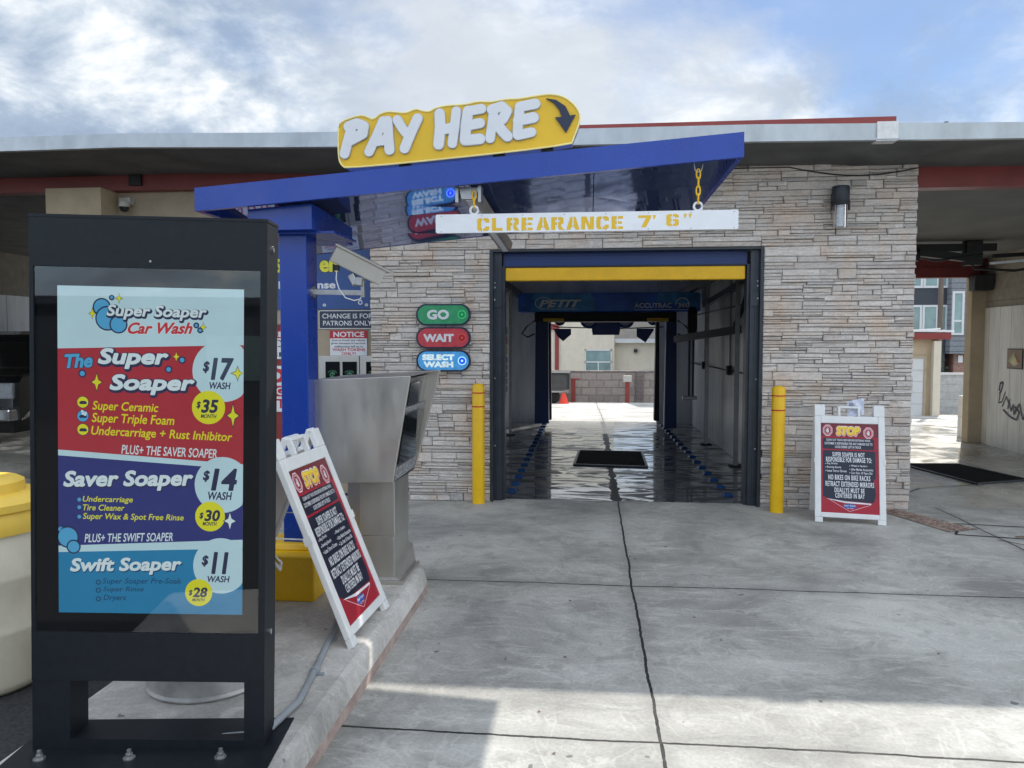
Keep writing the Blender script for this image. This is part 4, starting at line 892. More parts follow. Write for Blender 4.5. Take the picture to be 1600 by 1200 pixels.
p.text('Saver Soaper', 98, 731, 301, 762, NAV, 4.5, .01, .18, -.025, grow=.9); p.text('Saver Soaper', 97, 729, 299, 759.5, WHI, 5, .01, .18, -.025, grow=1.0)
for st, x0, y0, x1, y1 in (('Undercarriage', 126.5, 767, 205, 778.5), ('Tire Cleaner', 126.5, 780, 192, 789.5), ('Super Wax & Spot Free Rinse', 126.5, 793.5, 285, 806)):
    p.text(st, x0, y0, x1, y1, LIM, 5, .012, .2); p.disc(121, (y0+y1)/2, 3, SKY, 5, 14)
p.text('PLUS+ THE SWIFT SOAPER', 129, 826.5, 268, 840, WHI, 5, .012, .2, -.03)
p.text('Swift Soaper', 108, 868, 283, 894, TEAL, 4.5, .01, .18, -.025, grow=.8); p.text('Swift Soaper', 107, 866, 281, 892, WHI, 5, .01, .18, -.025, grow=.85)
for st, x0, y0, x1, y1 in (('Super Soaper Pre-Soak', 157, 896, 282, 907.5), ('Super Rinse', 158, 909.5, 222, 919.5), ('Dryers', 158.5, 922.5, 194, 934)):
    p.text(st, x0, y0, x1, y1, TEAL, 5, .012, .2, -.012); p.ring(150.5, (y0+y1)/2+1, 2.4, 4.2, TEAL, 5, 14)
for cx, cy, rx, ry, mi in ((142.5,483,5,8,LIM),(184,459,5,7,LIM),(315,500.5,4.5,7,LIM),(149,589,8,13,LIM),(273,547,5,7,LIM),(369,571,9,10,LIM),(362,637,9,17,LIM),(358,802.5,9,13,WHI)):
    p.star(cx, cy, rx*1.25, ry*1.25, NAV, 7.5); p.star(cx, cy, rx, ry, mi, 8)
p.mb.build('screen', SM, t)

# ================================================================== A FRAME SIGNS
AM = [mat('frame_maroon', s2l(120, 34, 44), .45), mat('frame_navy', s2l(26, 32, 54), .4), mat('frame_white', (.78, .78, .80), .45), mat('frame_red', s2l(168, 24, 46), .45), mat('frame_pink', s2l(240, 190, 196), .5),
      mat('frame_yellow', s2l(248, 210, 60), .45), mat('frame_orange', s2l(226, 120, 50), .45), mat('frame_logo_blue', s2l(50, 90, 170), .45)]
def a_frame(name, label, loc, rotz, lean):
    t = thing(name, label, 'A-frame sign', loc, (0, 0, rotz), 'A-frame stop signs')
    W, L = .575, 1.04; ca, sa = math.cos(lean), math.sin(lean); apex = .10
    # front board plane: foot at y=-(L*sa)/2-.., top near y=0
    yft = -(L-.09)*sa - .035
    F = lambda u, v, d: Vector((u-W/2, yft + v*sa - d*ca, v*ca + d*sa))
    B = lambda u, v, d: Vector((W/2-u, -yft - v*sa + d*ca, v*ca + d*sa))
    def board(fn, nm, front):
        mb = MB(); T = .032
        def bx(u0, u1, v0, v1, d0=-T/2, d1=T/2):
            pts = [fn(u, v, d) for d in (d0, d1) for u, v in ((u0,v0),(u1,v0),(u1,v1),(u0,v1))]
            mb.hull8(pts)
        bx(0, .052, .045, L-.10); bx(W-.052, W, .045, L-.10); bx(0, .066, 0, .0448); bx(W-.066, W, 0, .0448)
        bx(.0522, W-.0522, .045, .088); bx(.0522, W-.0522, L-.165, L-.10)
        bx(0, .088, L-.0998, L); bx(W-.088, W, L-.0998, L)
        # hand grip loop
        bx(.196, .216, L-.0998, L-.012); bx(W-.216, W-.196, L-.0998, L-.012); bx(.2162, W-.2162, L-.030, L-.010)
        if not front: bx(.0522, W-.0522, .0882, L-.1652, -.004, .004)
        return mb.build(nm, mt['white'], t, bevel=.005)
    fb = board(F, 'front_board', True); board(B, 'back_board', False)
    mb = MB(); mb.hull8([F(u, v, d) for d in (-.004, .006) for u, v in ((.05,.086),(W-.05,.086),(W-.05,L-.163),(.05,L-.163))]); mb.build('insert', AM[0], fb)
    for s_ in (.02, W-.02):
        mb = MB(); mb.bar(F(s_, .55, -.016), B(W-s_, .55, -.016), .012, .004); mb.build('strap', mt['white'], t)
    for u in (.005, W-.005):
        mb = MB(); mb.hull8([F(uu, v, d) for d in (-.02, .02) for uu, v in ((u-.009,.52),(u+.009,.52),(u+.009,.56),(u-.009,.56))]); mb.build('latch', mt['white'], fb)
    ud = F(1,0,0)-F(0,0,0); vd = F(0,1,0)-F(0,0,0)
    p = Panel(F(.05, .086, .006), ud, vd, W-.10, L-.163-.086, (146, 243, 587, 822)); p.d = .0006
    p.rect_(146, 243, 587, 822, 0, 1); p.poly([(146,420),(587,420),(587,822),(146,822)], 3, 1.5)
    p.poly([(146,330),(587,330),(587,422),(146,422)], 3, 1.5)
    p.rect_(163, 340, 553, 412, 1, 2.2, 12); p.poly(rrect(163, 420, 561, 600, 14)[:14]+[(163+398,700),(545,748),(180,738),(163,715)]+rrect(163,420,561,600,14)[21:], 1, 2.2)
    p.poly([(146,822),(146,712),(380,790),(587,735),(587,822)], 3, 2.6); p.poly([(190,733),(215,733),(330,745),(525,752),(525,760),(330,756)], 2, 3)
    p.stroke([(215,740),(365,808),(520,762)], 2.5, 4, 3); p.disc(365, 776, 50, 7, 3.6, 28, 16); p.text('Super Soaper', 322, 766, 410, 779, 2, 4.6, .02, .2); p.text('Car Wash', 345, 784, 392, 793, 4, 4.6, .02, .2)
    for cx, cy in ((201, 291), (511, 303)):
        for r_, mi, d in ((40, 4, 3), (33, 3, 3.4), (29, 2, 3.7), (26, 3, 4)):
            p.poly([(cx+r_*math.cos(R(22.5+45*k)), cy+r_*math.sin(R(22.5+45*k))) for k in range(8)], mi, d)
        p.rect_(cx-9, cy-2, cx+9, cy+15, 2, 4.5, 5)
        for k, (dx, hh) in enumerate(((-7, 13), (-2.4, 17), (2.2, 16), (6.8, 12))): p.rect_(cx+dx-1.9, cy-hh, cx+dx+1.9, cy+3, 2, 4.8+.1*k, 1.8)
        p.stroke([(cx-8, cy+8), (cx-15, cy-2)], 4.4, 2, 5.2)
    p.text('STOP', 272, 268, 446, 320, 2, 3, .01, .08, grow=9); p.text('STOP', 272, 269, 445, 320, 6, 3.5, .01, .08, grow=6); p.text('STOP', 272, 267, 443, 316, 5, 4, .01, .08, grow=3.4)
    for st, x0, y0, x1, y1, b_ in (('CLEAN OUT TRUCK BEDS BEFORE ENTERING WASH,', 190, 346, 526, 361, .02), ('CUSTOMER IS RESPONSIBLE FOR ANY DAMAGE DUE TO', 178, 368, 540, 383, .02), ('LOOSE DEBRIS LEFT IN TRUCK', 257, 390, 455, 405, .02),
        ('SUPER SOAPER IS NOT', 237, 432, 480, 460, .02), ('RESPONSIBLE FOR DAMAGE TO:', 188, 464, 532, 495, .02), ('NO BIKES ON BIKE RACKS', 205, 578, 520, 610, .02), ('RETRACT EXTENDED MIRRORS', 183, 620, 547, 652, .02), ('DUALLYS MUST BE', 252, 660, 476, 690, .02), ('CENTERED IN BAY', 257, 695, 476, 724, .02),
        ('Bug Shields', 196, 500, 275, 514, .018), ('Running Boards', 196, 523, 302, 538, .018), ('Loose Trim or Chrome', 196, 545, 343, 560, .018), ('Wheel or Spoilers', 378, 510, 498, 525, .018), ('After Market Accessories', 378, 532, 543, 547, .018), ('Cars Over 10 Years Old', 378, 554, 535, 569, .018)):
        p.text(st, x0, y0, x1, y1, 2, 3.2, .004, grow=(y1-y0)*.022, spacing=1.18)
    for x, ys in ((186, (508, 531, 553)), (368, (518, 540, 562))):
        for y in ys: p.disc(x, y, 3, 2, 3.2, 10)
    p.mb.build('lettering', AM, fb)
    return t, F, L
LEAN1 = R(22)
tA, F1, L1 = a_frame('folding_sign', 'white folding sign with red and navy stop notice on the island by the pay station', (0,0,0), 0, LEAN1)
tA.rotation_euler = (0, 0, R(90-2)); 
_fm = (F1(0,0,0)+F1(.575,0,0))/2
_rot = Matrix.Rotation(R(88), 4, 'Z'); _w = Vector((-1.085, 3.70, .15)) - (_rot @ Vector((_fm.x, _fm.y, 0))); tA.location = (_w.x, _w.y, .15)
tB, F2, L2 = a_frame('folding_sign', 'white folding sign with red and navy stop notice standing against the stone wall', (0,0,0), 0, R(13))
_r2 = Matrix.Rotation(R(-10), 4, 'Z'); _w = Vector((2.268, 6.86, 0)) - (_r2 @ Vector(((F2(0,0,0)+F2(.575,0,0))/2).to_tuple())); tB.location = (_w.x, _w.y, .0); tB.rotation_euler = (0, 0, R(-10))
# paper tucked behind the grip
t = thing('paper_sheet', 'crumpled white paper tucked behind the grip of the right folding sign', 'paper', (2.37, 7.10, .98), (R(-12), 0, R(-10)))
mb = MB(); nx = 6
pts = [(-.07+.14*i/nx, .012*math.sin(i*1.9+j*1.3), -.08+.15*j/nx+.03*(i/nx)) for j in range(nx+1) for i in range(nx+1)]
mb.add(pts, [(j*(nx+1)+i, j*(nx+1)+i+1, (j+1)*(nx+1)+i+1, (j+1)*(nx+1)+i) for j in range(nx) for i in range(nx)]); o = mb.build('sheet', mat('blue_white_paper', (.68, .71, .82), .7), t)
sm_ = o.modifiers.new('thickness', 'SOLIDIFY'); sm_.thickness = .001
mb = MB(); mb.box(-.055, -.02, -.018, -.016, .0, .05); mb.build('print', mat('grey_print', (.25, .25, .30), .7), t)

# ================================================================== BOLLARDS
def bollard(loc, label):
    t = thing('bollard', label, 'bollard', loc, (0,0,0), 'yellow bollards flanking the bay door'); r = .061; h = 1.175
    prof = [(r, 0), (r, h-.03)] + [(r*math.cos(R(a)), h-.03+.03*math.sin(R(a))) for a in (15, 35, 55, 75)] + [(0, h)]
    mb = MB(); mb.lathe(prof, (0,0,0), 36); mb.build('sleeve', mt['yellowb'], t, smooth=True)
    for z0 in (.945, 1.078):
        mb = MB(); mb.lathe([(r+.0012, z0), (r+.0012, z0+.012)], (0,0,0), 36); mb.build('stripe', mt['redline'], t, smooth=True)
    return t
bollard((-1.07, 7.40, 0), 'yellow bollard with two red stripes left of the wash bay door')
bollard((1.745, 7.28, 0), 'yellow bollard with two red stripes right of the wash bay door')

# ================================================================== LEFT FOREGROUND BARREL, DRUM
t = thing('barrel', 'white plastic barrel with a yellow lid standing on the asphalt beside the display', 'barrel', (-2.845, 3.27, -.01))
mb = MB(); mb.lathe([(.27, 0), (.295, .02), (.305, .05), (.305, .26), (.310, .275), (.310, .295), (.305, .31), (.305, .50), (.310, .515), (.310, .535), (.305, .55), (.300, .76)], (0,0,0), 48); mb.build('drum', mt['barrel'], t, smooth=True)
mb = MB(); mb.lathe([(.315, .725), (.318, .745), (.318, .80), (.308, .82), (.325, .83), (.325, .862), (.30, .878), (.21, .895), (.205, .94), (.18, .955), (0, .96)], (0,0,0), 48); mb.build('lid', mat('sunlit_yellow_lid', s2l(246, 206, 84), .45, 0, .08, 5), t, smooth=True)  # paler yellow puts the sunlight on the lid into its colour
t = thing('metal_bin', 'round dull metal bin with a rolled bottom rim behind the display legs', 'bin', (-1.60, 3.06, .15))
mb = MB(); mb.lathe([(.238, .0), (.250, .004), (.253, .011), (.250, .018), (.244, .022), (.246, .30), (.25, .62), (.257, .63), (.257, .65), (.24, .655), (.236, .63), (.232, .05), (0, .04)], (0,0,0), 56); mb.build('shell', mt['drum'], t, smooth=True)
for a in (R(20), R(200)):
    mb = MB(); c_ = (.25*math.cos(a), .25*math.sin(a)); mb.tube([(c_[0]-.06*math.sin(a), c_[1]+.06*math.cos(a), .52), (c_[0]*1.18-.05*math.sin(a), c_[1]*1.18+.05*math.cos(a), .46), (c_[0]*1.18+.05*math.sin(a), c_[1]*1.18-.05*math.cos(a), .46), (c_[0]+.06*math.sin(a), c_[1]-.06*math.cos(a), .52)], .008, 6); mb.build('handle', mt['drum'], t, smooth=True)

# ================================================================== FLOOR ITEMS IN THE BAY
for side, (xa, xb) in enumerate(((-.80, -.845), (1.43, 1.39))):
    first = None
    for k in range(17):
        y = 8.02+.44*k; x = xa+(xb-xa)*k/16
        t = thing('lane_marker', 'small blue plastic wheel guide block in the %s row on the wet bay floor' % ('left' if side == 0 else 'right'), 'wheel guide', (x, y, .0), (0,0,R(4 if side else -4)), 'blue wheel guide blocks')
        mb = MB(); mb.hull8([(-.05,-.055,0),(.05,-.055,0),(.05,.055,0),(-.05,.055,0),(-.035,-.035,.024),(.035,-.035,.024),(.035,.035,.024),(-.035,.035,.024)])
        if first is None: o = mb.build('block', mat('guide_blue', s2l(14, 62, 116), .4), t); first = o
        else:
            o = first.copy(); COL.objects.link(o); o.parent = t
def grate(name, label, pts, nb, mb_frame=.03):
    t = thing(name, label, 'drain grate', (sum(q[0] for q in pts)/4, sum(q[1] for q in pts)/4, .004)); off = Vector(t.location)
    a, b, c_, d = [Vector((x, y, 0)) for x, y in pts]
    mb = MB(); mb.add([Vector((*q, .005))-off for q in pts], [(0,1,2,3)]); mb.build('pit', mt['gratebar'], t)
    mb = MB()
    for p_, q_ in ((a,b),(b,c_),(c_,d),(d,a)): mb.bar(p_+Vector((0,0,.012))-off, q_+Vector((0,0,.012))-off, .03, .014)
    mb.build('frame', mt['darkmetal'], t)
    mb = MB()
    for k in range(1, nb): f = k/nb; mb.bar(a.lerp(b, f)+Vector((0,0,.01))-off, d.lerp(c_, f)+Vector((0,0,.01))-off, .020, .01)
    for k in range(1, 4): f = k/4; mb.bar(a.lerp(d, f)+Vector((0,0,.0075))-off, b.lerp(c_, f)+Vector((0,0,.0075))-off, .016, .004)
    mb.build('bars', mt['gratebar'], t); return t
grate('drain_grate', 'dark steel drain grate in the middle of the wet bay floor', [(-.18,9.80),(.735,9.70),(.76,11.03),(-.13,11.08)], 22)
grate('drain_grate', 'large dark steel drain grate in the open side bay', [(4.28,8.90),(5.00,9.20),(4.72,10.35),(4.0,10.25)], 20)
# joints leading to the grate
def strip(name, pts, w_, m, z=.0045):
    mb = MB()
    for (x0, y0), (x1, y1) in zip(pts, pts[1:]):
        L = math.hypot(x1-x0, y1-y0); nx_, ny_ = -(y1-y0)/L*w_/2, (x1-x0)/L*w_/2
        mb.add([(x0+nx_,y0+ny_,z),(x0-nx_,y0-ny_,z),(x1-nx_,y1-ny_,z),(x1+nx_,y1+ny_,z)], [(0,1,2,3)])
    return mb
mb = strip('', [(-1.5,11.6),(-.7,11.5),(-.13,11.08)], .02, None); mb2 = strip('', [(1.97,11.5),(1.2,11.4),(.76,11.03)], .02, None); mb3 = strip('', [(-1.2,9.5),(-.18,9.80)], .02, None); mb4 = strip('', [(.74,9.70),(1.9,9.3)], .02, None)
for q in (mb2, mb3, mb4): mb.add(q.v, q.f)
mb5 = strip('', [(2.95,7.9),(3.55,8.6),(4.28,8.90)], .016, None); mb6 = strip('', [(5.0,9.2),(6.0,9.0)], .016, None); mb.add(mb5.v, mb5.f); mb.add(mb6.v, mb6.f)
mb7 = strip('', [(3.20,6.9),(3.0,6.55),(3.5,6.45),(6.5,6.60)], .02, None); mb.add(mb7.v, mb7.f); mb8 = strip('', [(3.15,6.95),(4.5,6.75),(6.5,6.85)], .016, None); mb.add(mb8.v, mb8.f); mb9 = strip('', [(3.25,6.40),(4.0,5.6)], .012, None); mb.add(mb9.v, mb9.f)
struct('floor_joint', mb, mt['dark'])
mb = MB(); mb.box(3.45, 6.5, 6.50, 6.53, .003, .007); struct('trench_edge', mb, mt['rust'])
# pebbles by the corner
mb = MB(); A, B = Vector((2.76,7.43,0)), Vector((3.05,6.68,0))
mb.add([(2.70,7.44,.006),(2.88,7.50,.006),(3.20,6.72,.006),(2.98,6.62,.006)], [(3,2,1,0)])
for k in range(900):
    f = rnd.random(); s_ = rnd.random(); w_ = .10+.10*f; c_ = A.lerp(B, f)+Vector((w_*s_*1.05, .05*s_, .008)); r_ = rnd.uniform(.004, .011); an = rnd.random()*6
    vs = [c_+Vector((r_*math.cos(an+i*1.57)*rnd.uniform(.7,1.2), r_*math.sin(an+i*1.57)*rnd.uniform(.7,1.2), 0)) for i in range(4)]+[c_+Vector((0,0,r_*.9)), c_-Vector((0,0,.006))]
    mb.add(vs, [(0,1,4),(1,2,4),(2,3,4),(3,0,4)])
o = mb.build('gravel', mt['gravel']); tag(o, 'narrow strip of brown pebbles at the foot of the stone corner', 'gravel', None, 'stuff')
# loose leaf bits and grit on the slab
mb = MB()
for k in range(40):
    x, y = rnd.uniform(-.9, 3), rnd.uniform(2.6, 7); r_ = rnd.uniform(.004, .011); a = rnd.random()*6
    mb.add([(x+r_*math.cos(a+i*2.1)*(1+.5*(i == 0)), y+r_*math.sin(a+i*2.1), .003+.004*(i == 1)) for i in range(3)], [(0,1,2)])
o = mb.build('grit', mt['rust']); tag(o, 'scattered bits of dry leaf and grit on the concrete', 'debris', None, 'stuff')

# ================================================================== WASH MACHINE
t = thing('wash_gantry', 'dark blue overhead wash gantry with lettered beam and four hanging legs', 'wash machine', (.32, 13.5, 0))
mb = MB(); mb.box(-1.24, 1.90, 13.45, 13.95, 2.10, 2.43); bm_ = world_part(mb, 'beam', mat('beam_navy', s2l(50, 112, 235), .35, 0, .5, 1.6), t, bevel=.02)
mb = MB(); mb.box(-.95, 1.5, 13.5, 13.9, 1.93, 2.09); bm2 = world_part(mb, 'lower_beam', mt['dark'], t)
for xa in (-.80, 1.0):
    mb = MB(); mb.box(xa, xa+.36, 13.46, 13.5, 1.935, 1.99); sub_part(mb, 'marker_plate', mt['yellowb'], t, bm2)
pn = Panel(Vector((-1.24,13.448,2.10))-Vector(t.location), (1,0,0), (0,0,1), 3.14, .33, (110, 100, 1225, 222)); pn.d = .002
lt = mat('beam_print', s2l(250, 250, 252), .5); glo = mat('beam_glow', s2l(70, 150, 250), .4, 0, .6, 5); glo2 = mat('beam_speck', s2l(90, 130, 220), .4)
pn.poly([(200,104),(560,104),(600,218),(190,218)], 1, .5); pn.poly([(970,104),(1222,104),(1222,200),(960,160)], 1, .5)
for k in range(9): pn.disc(330+34*k, 114, 5, 2, 1, 10, 4)
pn.star(146, 176, 14, 14, 2, 1); pn.star(985, 128, 12, 14, 2, 1)
pn.text('PETIT', 240, 144, 505, 192, 0, 2, .035, .3); pn.ring(268, 166, 48, 53, 0, 1.6, 24, .74); pn.text('AUTO WASH EQUIPMENT', 290, 200, 475, 210, 0, 2, .0)
pn.text('ACCUTRAC', 826, 168, 1052, 199, 0, 2, .02); pn.text('360', 1088, 168, 1158, 199, 0, 2, .02)
for k in range(10):
    a, b = math.pi*k/10, math.pi*(k+1)/10; pn.poly([(1116+44*math.cos(a),182-48*math.sin(a)),(1116+38*math.cos(a),182-42*math.sin(a)),(1116+38*math.cos(b),182-42*math.sin(b)),(1116+44*math.cos(b),182-48*math.sin(b))], 0, 2)
pn.rect_(826, 209, 1195, 212, 0, 2)
pn.mb.build('lettering', [lt, glo, glo2], bm_)
for x0, x1, y_, m, zb_ in ((-.955, -.70, 13.55, 'bluedk', .13), (1.32, 1.535, 13.6, 'bluedk', .06), (-.815, -.69, 14.3, 'dark', .12), (1.205, 1.30, 14.3, 'dark', .12)):
    mb = MB(); mb.hull8([(x0,y_,zb_),(x1,y_,zb_),(x1,y_+.2,zb_),(x0,y_+.2,zb_),(x0+.02,y_,2.1),(x1-.02,y_,2.1),(x1-.02,y_+.2,2.1),(x0+.02,y_+.2,2.1)]); world_part(mb, 'leg', mt[m], t, bevel=.01)
for sx, x in ((-1, -.95), (1, 1.52)):
    mb = MB(); mb.tube([(x,13.5,1.95),(x+sx*.14,13.45,1.84),(x+sx*.22,13.42,1.72),(x+sx*.12,13.45,1.66),(x,13.5,1.72)], .014, 7); world_part(mb, 'hose', mt['dark'], t, smooth=True)
# rails and pipes under the ceiling
t = thing('ceiling_rail', 'pair of dark steel rails along the top of the wash bay', 'rail', (.3, 10.5, 2.55))
for xa in (-1.35, 1.75):
    mb = MB(); mb.bar((xa,7.9,2.5), (xa,15.0,2.5), .09, .12); world_part(mb, 'rail', mt['darkmetal'], t)
for yy in (8.5, 9.3, 10.4, 11.8):
    mb = MB(); mb.bar((-1.48,yy,2.62), (1.95,yy,2.62), .07, .07); world_part(mb, 'crossmember', mt['darkmetal'], t)
def pole(label, x, y, h, r=.025, foot=True):
    t = thing('steel_pole', label, 'pole', (x, y, 0), (0,0,0), 'upright poles inside the wash bay')
    mb = MB(); mb.tube([(0,0,.01),(0,0,h)], r, 12); mb.build('tube', mt['steel2'], t, smooth=True)
    mb = MB(); mb.box(-.08, .08, -.08, .08, .002, .014); mb.build('foot_plate', mt['dark'], t); return t
pole('steel pole with foot plate nearest the door on the right of the bay', 1.86, 9.92, 2.5, .03); pole('steel pole farther back on the right of the bay', 1.80, 12.0, 2.5, .028)
pole('thin steel pole against the left lining nearest the door', -1.38, 11.0, 2.5, .022); pole('thin steel pole against the left lining farther back', -1.32, 12.9, 2.5, .022)
t = thing('spray_boom', 'dark jointed spray boom with a hanging wand on the right of the bay', 'spray boom', (1.9, 11.5, 2.0))
mb = MB(); mb.bar((1.93,9.6,2.34), (1.80,12.3,2.16), .07, .08); world_part(mb, 'upper_arm', mt['darkmetal'], t)
mb = MB(); mb.bar((1.93,10.2,1.74), (1.35,12.2,1.62), .07, .10); world_part(mb, 'lower_arm', mt['darkmetal'], t)
mb = MB(); mb.tube([(1.93,9.7,2.2),(1.92,9.9,2.0),(1.88,10.2,1.80)], .03, 8); mb.tube([(1.6,12.2,1.98),(1.93,9.8,2.05)], .012, 6); world_part(mb, 'link', mt['darkmetal'], t, smooth=True)
mb = MB(); mb.lathe([(.0,1.62),(.06,1.62),(.075,1.75),(.075,2.06),(.05,2.12),(0,2.12)], (1.60,12.2,0), 16); world_part(mb, 'motor', mt['dark'], t, smooth=True)
mb = MB(); mb.tube([(1.56,12.2,1.65),(1.56,12.2,.72)], .016, 8); mb.tube([(1.62,12.2,1.65),(1.62,12.2,.72)], .016, 8); world_part(mb, 'wand', mt['darkmetal'], t, smooth=True)
mb = MB(); mb.box(1.46, 1.68, 12.14, 12.26, .68, .735); world_part(mb, 'nozzle_head', mt['steel2'], t, bevel=.01)
# pipes on the linings
t = thing('pipe_run', 'grey water pipes and valves fixed along the right lining of the bay', 'pipes', (1.94, 11, 1.2))
for zz, rr in ((2.72, .022), (2.62, .016), (1.18, .016)):
    mb = MB(); mb.tube([(1.945, 7.9, zz), (1.945, 14.9, zz)], rr, 8); world_part(mb, 'pipe', mt['conduit'], t, smooth=True)
for yy in (8.6, 10.9, 13.2):
    mb = MB(); mb.tube([(1.95, yy, 1.18), (1.95, yy, 2.62)], .013, 8); world_part(mb, 'riser', mt['conduit'], t, smooth=True)
    mb = MB(); mb.box(1.90, 1.966, yy-.05, yy+.05, 1.12, 1.25); world_part(mb, 'valve', mt['dark'], t, bevel=.01)
t = thing('junction_box', 'small grey electrical box with conduit on the left lining by the door', 'electrical box', (-1.49, 8.9, 1.6))
mb = MB(); mb.box(0, .09, -.13, .13, 0, .36); mb.build('box', mt['conduit'], t, bevel=.008); mb = MB(); mb.tube([(.045, 0, .36), (.045, 0, 1.25)], .014, 8); mb.build('conduit', mt['conduit'], t, smooth=True)
t = thing('spray_arch', 'thin steel spray arch spanning the wash bay behind the door', 'spray arch', (.3, 9.0, 0))
mb = MB(); mb.tube([(-1.42, 9.0, .02), (-1.42, 9.0, 2.40), (-1.30, 9.0, 2.50), (1.78, 9.0, 2.50), (1.90, 9.0, 2.40), (1.90, 9.0, .02)], .020, 10); world_part(mb, 'tube', mt['steel2'], t, smooth=True)
for xx in (-1.0, -.5, 0, .5, 1.0, 1.5):
    mb = MB(); mb.lathe([(.012, 0), (.016, -.03), (.006, -.05)], (xx, 9.0, 2.482), 10); world_part(mb, 'nozzle', mt['dark'], t, smooth=True)
# blower at the exit
t = thing('blower_arch', 'blue dryer arch with two round nozzles over the far end of the bay', 'dryer', (.33, 14.8, 2.2))
mb = MB(); mb.box(-.95, 1.42, 14.72, 14.9, 2.02, 2.18); mb.hull8([(.07,14.7,1.71),(.57,14.7,1.71),(.57,14.95,1.71),(.07,14.95,1.71),(.02,14.7,2.03),(.62,14.7,2.03),(.62,14.95,2.03),(.02,14.95,2.03)]); world_part(mb, 'manifold', mt['bluedk'], t)
for cx in (.0, .68, -.55, 1.2):
    mb = MB(); rr = .15 if cx in (.0, .68) else .09; mb.tube([(cx+rr*math.cos(2*math.pi*k/20), 14.68, 2.0+rr*math.sin(2*math.pi*k/20)) for k in range(20)], .024, 8, 0, True); world_part(mb, 'nozzle_ring', mt['bluedk'], t, smooth=True)
    mb = MB(); mb.lathe([(rr, 0), (rr*.6, .06), (0, .06)], (cx,14.68,2.0), 20, 0, 'y'); world_part(mb, 'nozzle', mt['camgrey'], t, smooth=True)
for xs in ([(-.68,1.83),(-.34,1.83),(-.34,1.72),(-.49,1.59),(-.60,1.68)], [(.90,1.83),(1.22,1.83),(1.22,1.80),(1.07,1.565),(.90,1.68)]):
    mb = MB(); mb.extr(xs, lambda u, v, d: Vector((u, d, v)), 14.76, 14.79, 0); world_part(mb, 'flap', mt['bluedk'], t)
mb = MB(); mb.tube([(-.95,14.75,1.98),(-.6,14.74,1.86),(.1,14.74,1.84),(.6,14.74,1.83),(1.4,14.75,1.86)], .012, 6); world_part(mb, 'air_line', mt['dark'], t, smooth=True)
# wash menu on the left lining
t = thing('wash_menu_board', 'faded stack of coloured oval wash options on the left bay lining', 'sign', (-1.49, 12.7, .62))
ovl = [mat('oval_green', s2l(70, 130, 105), .4), mat('oval_red', s2l(150, 70, 80), .4), mat('oval_amber', s2l(190, 160, 80), .4), mat('oval_blue', s2l(40, 85, 140), .4)]
for k, (zz, ci) in enumerate(((1.16,0),(.98,1),(.80,2),(.63,3),(.50,3),(.37,3),(.24,3),(.11,3))):
    h = .07 if ci < 3 else .052
    for yy in (-.9, .0, .9):
        mb = MB(); q = rrect(yy-.36, zz-h, yy+.36, zz+h, h*.95, 5); mb.extr(q, lambda u, v, d: Vector((d, u, v)), 0, .012); mb.build('option_oval', ovl[ci], t)

# ================================================================== RIGHT BAY EQUIPMENT
t = thing('boom_arm', 'dark ceiling mounted hose boom folded under the side bay ceiling', 'hose boom', (4.9, 11.0, 2.6))
mb = MB(); mb.bar((3.6,10.95,2.84), (5.4,10.95,2.84), .10, .10); mb.bar((5.35,10.9,2.72), (6.4,11.0,2.78), .05, .05); mb.bar((4.4,10.9,2.78),(5.0,10.9,2.70), .09, .10); mb.tube([(5.0,10.9,2.75),(5.1,10.85,2.55),(5.6,10.85,2.52),(6.3,10.6,2.62)], .018, 7); mb.tube([(4.0,10.9,2.80),(4.6,10.85,2.66),(5.2,10.85,2.74)], .015, 7); mb.box(5.0, 5.2, 10.85, 11.0, 2.60, 2.92)
world_part(mb, 'arm', mt['dark'], t, smooth=False); mb = MB(); mb.lathe([(0,2.66),(.10,2.66),(.12,2.70),(.12,2.78),(0,2.78)], (4.3,10.9,0), 16); world_part(mb, 'swivel', mt['dark'], t, smooth=True)
mb = MB(); mb.bar((5.3,10.88,2.62),(6.05,10.6,2.66), .07, .03); world_part(mb, 'tray', mt['steel2'], t)
t = thing('speaker', 'black box speaker mounted at the top of the tan rear post', 'speaker', (6.0, 12.5, 2.4))
mb = MB(); mb.hull8([(5.84,12.40,2.36),(6.10,12.36,2.36),(6.10,12.60,2.36),(5.84,12.60,2.36),(5.84,12.38,2.60),(6.10,12.34,2.60),(6.10,12.60,2.60),(5.84,12.60,2.60)]); world_part(mb, 'cabinet', mt['dark'], t, bevel=.015)
mb = MB(); mb.box(6.02, 6.06, 12.55, 12.6, 2.60, 2.80); world_part(mb, 'bracket', mt['dark'], t)
t = thing('poster', 'small framed poster with a pale wedge shape on the white panel wall', 'poster', (6.099, 11.7, 1.19))
mb = MB(); mb.box(-.012, 0, -.2, .2, 0, .29); mb.build('frame', mt['dark'], t)
pm = [mat('poster_tan', s2l(150, 130, 120), .5), mat('poster_green', s2l(175, 190, 140), .5), mat('poster_rust', s2l(160, 95, 70), .5), mat('poster_cream', s2l(225, 210, 170), .5)]
pn = Panel((-.013, .19, .012), (0,-1,0), (0,0,1), .38, .266, (0,0,100,100)); pn.rect_(0,0,100,100,0,.5); pn.poly([(8,62),(48,10),(92,70),(48,92)],1,1); pn.poly([(48,10),(92,70),(74,72),(48,30)],2,1.5); pn.poly([(20,70),(48,40),(70,75),(46,88)],3,1.6); pn.mb.build('print', pm, t)
t = thing('graffiti_decal', 'black and white scrawled lettering decal low on the white panel wall', 'decal', (6.098, 11.9, .45))
pn = Panel((-.001, .25, 0), (0,-1,0), (0,0,1), .95, .55, (0,0,190,110)); bk = mt['navy']; wh = mt['letterwhite']
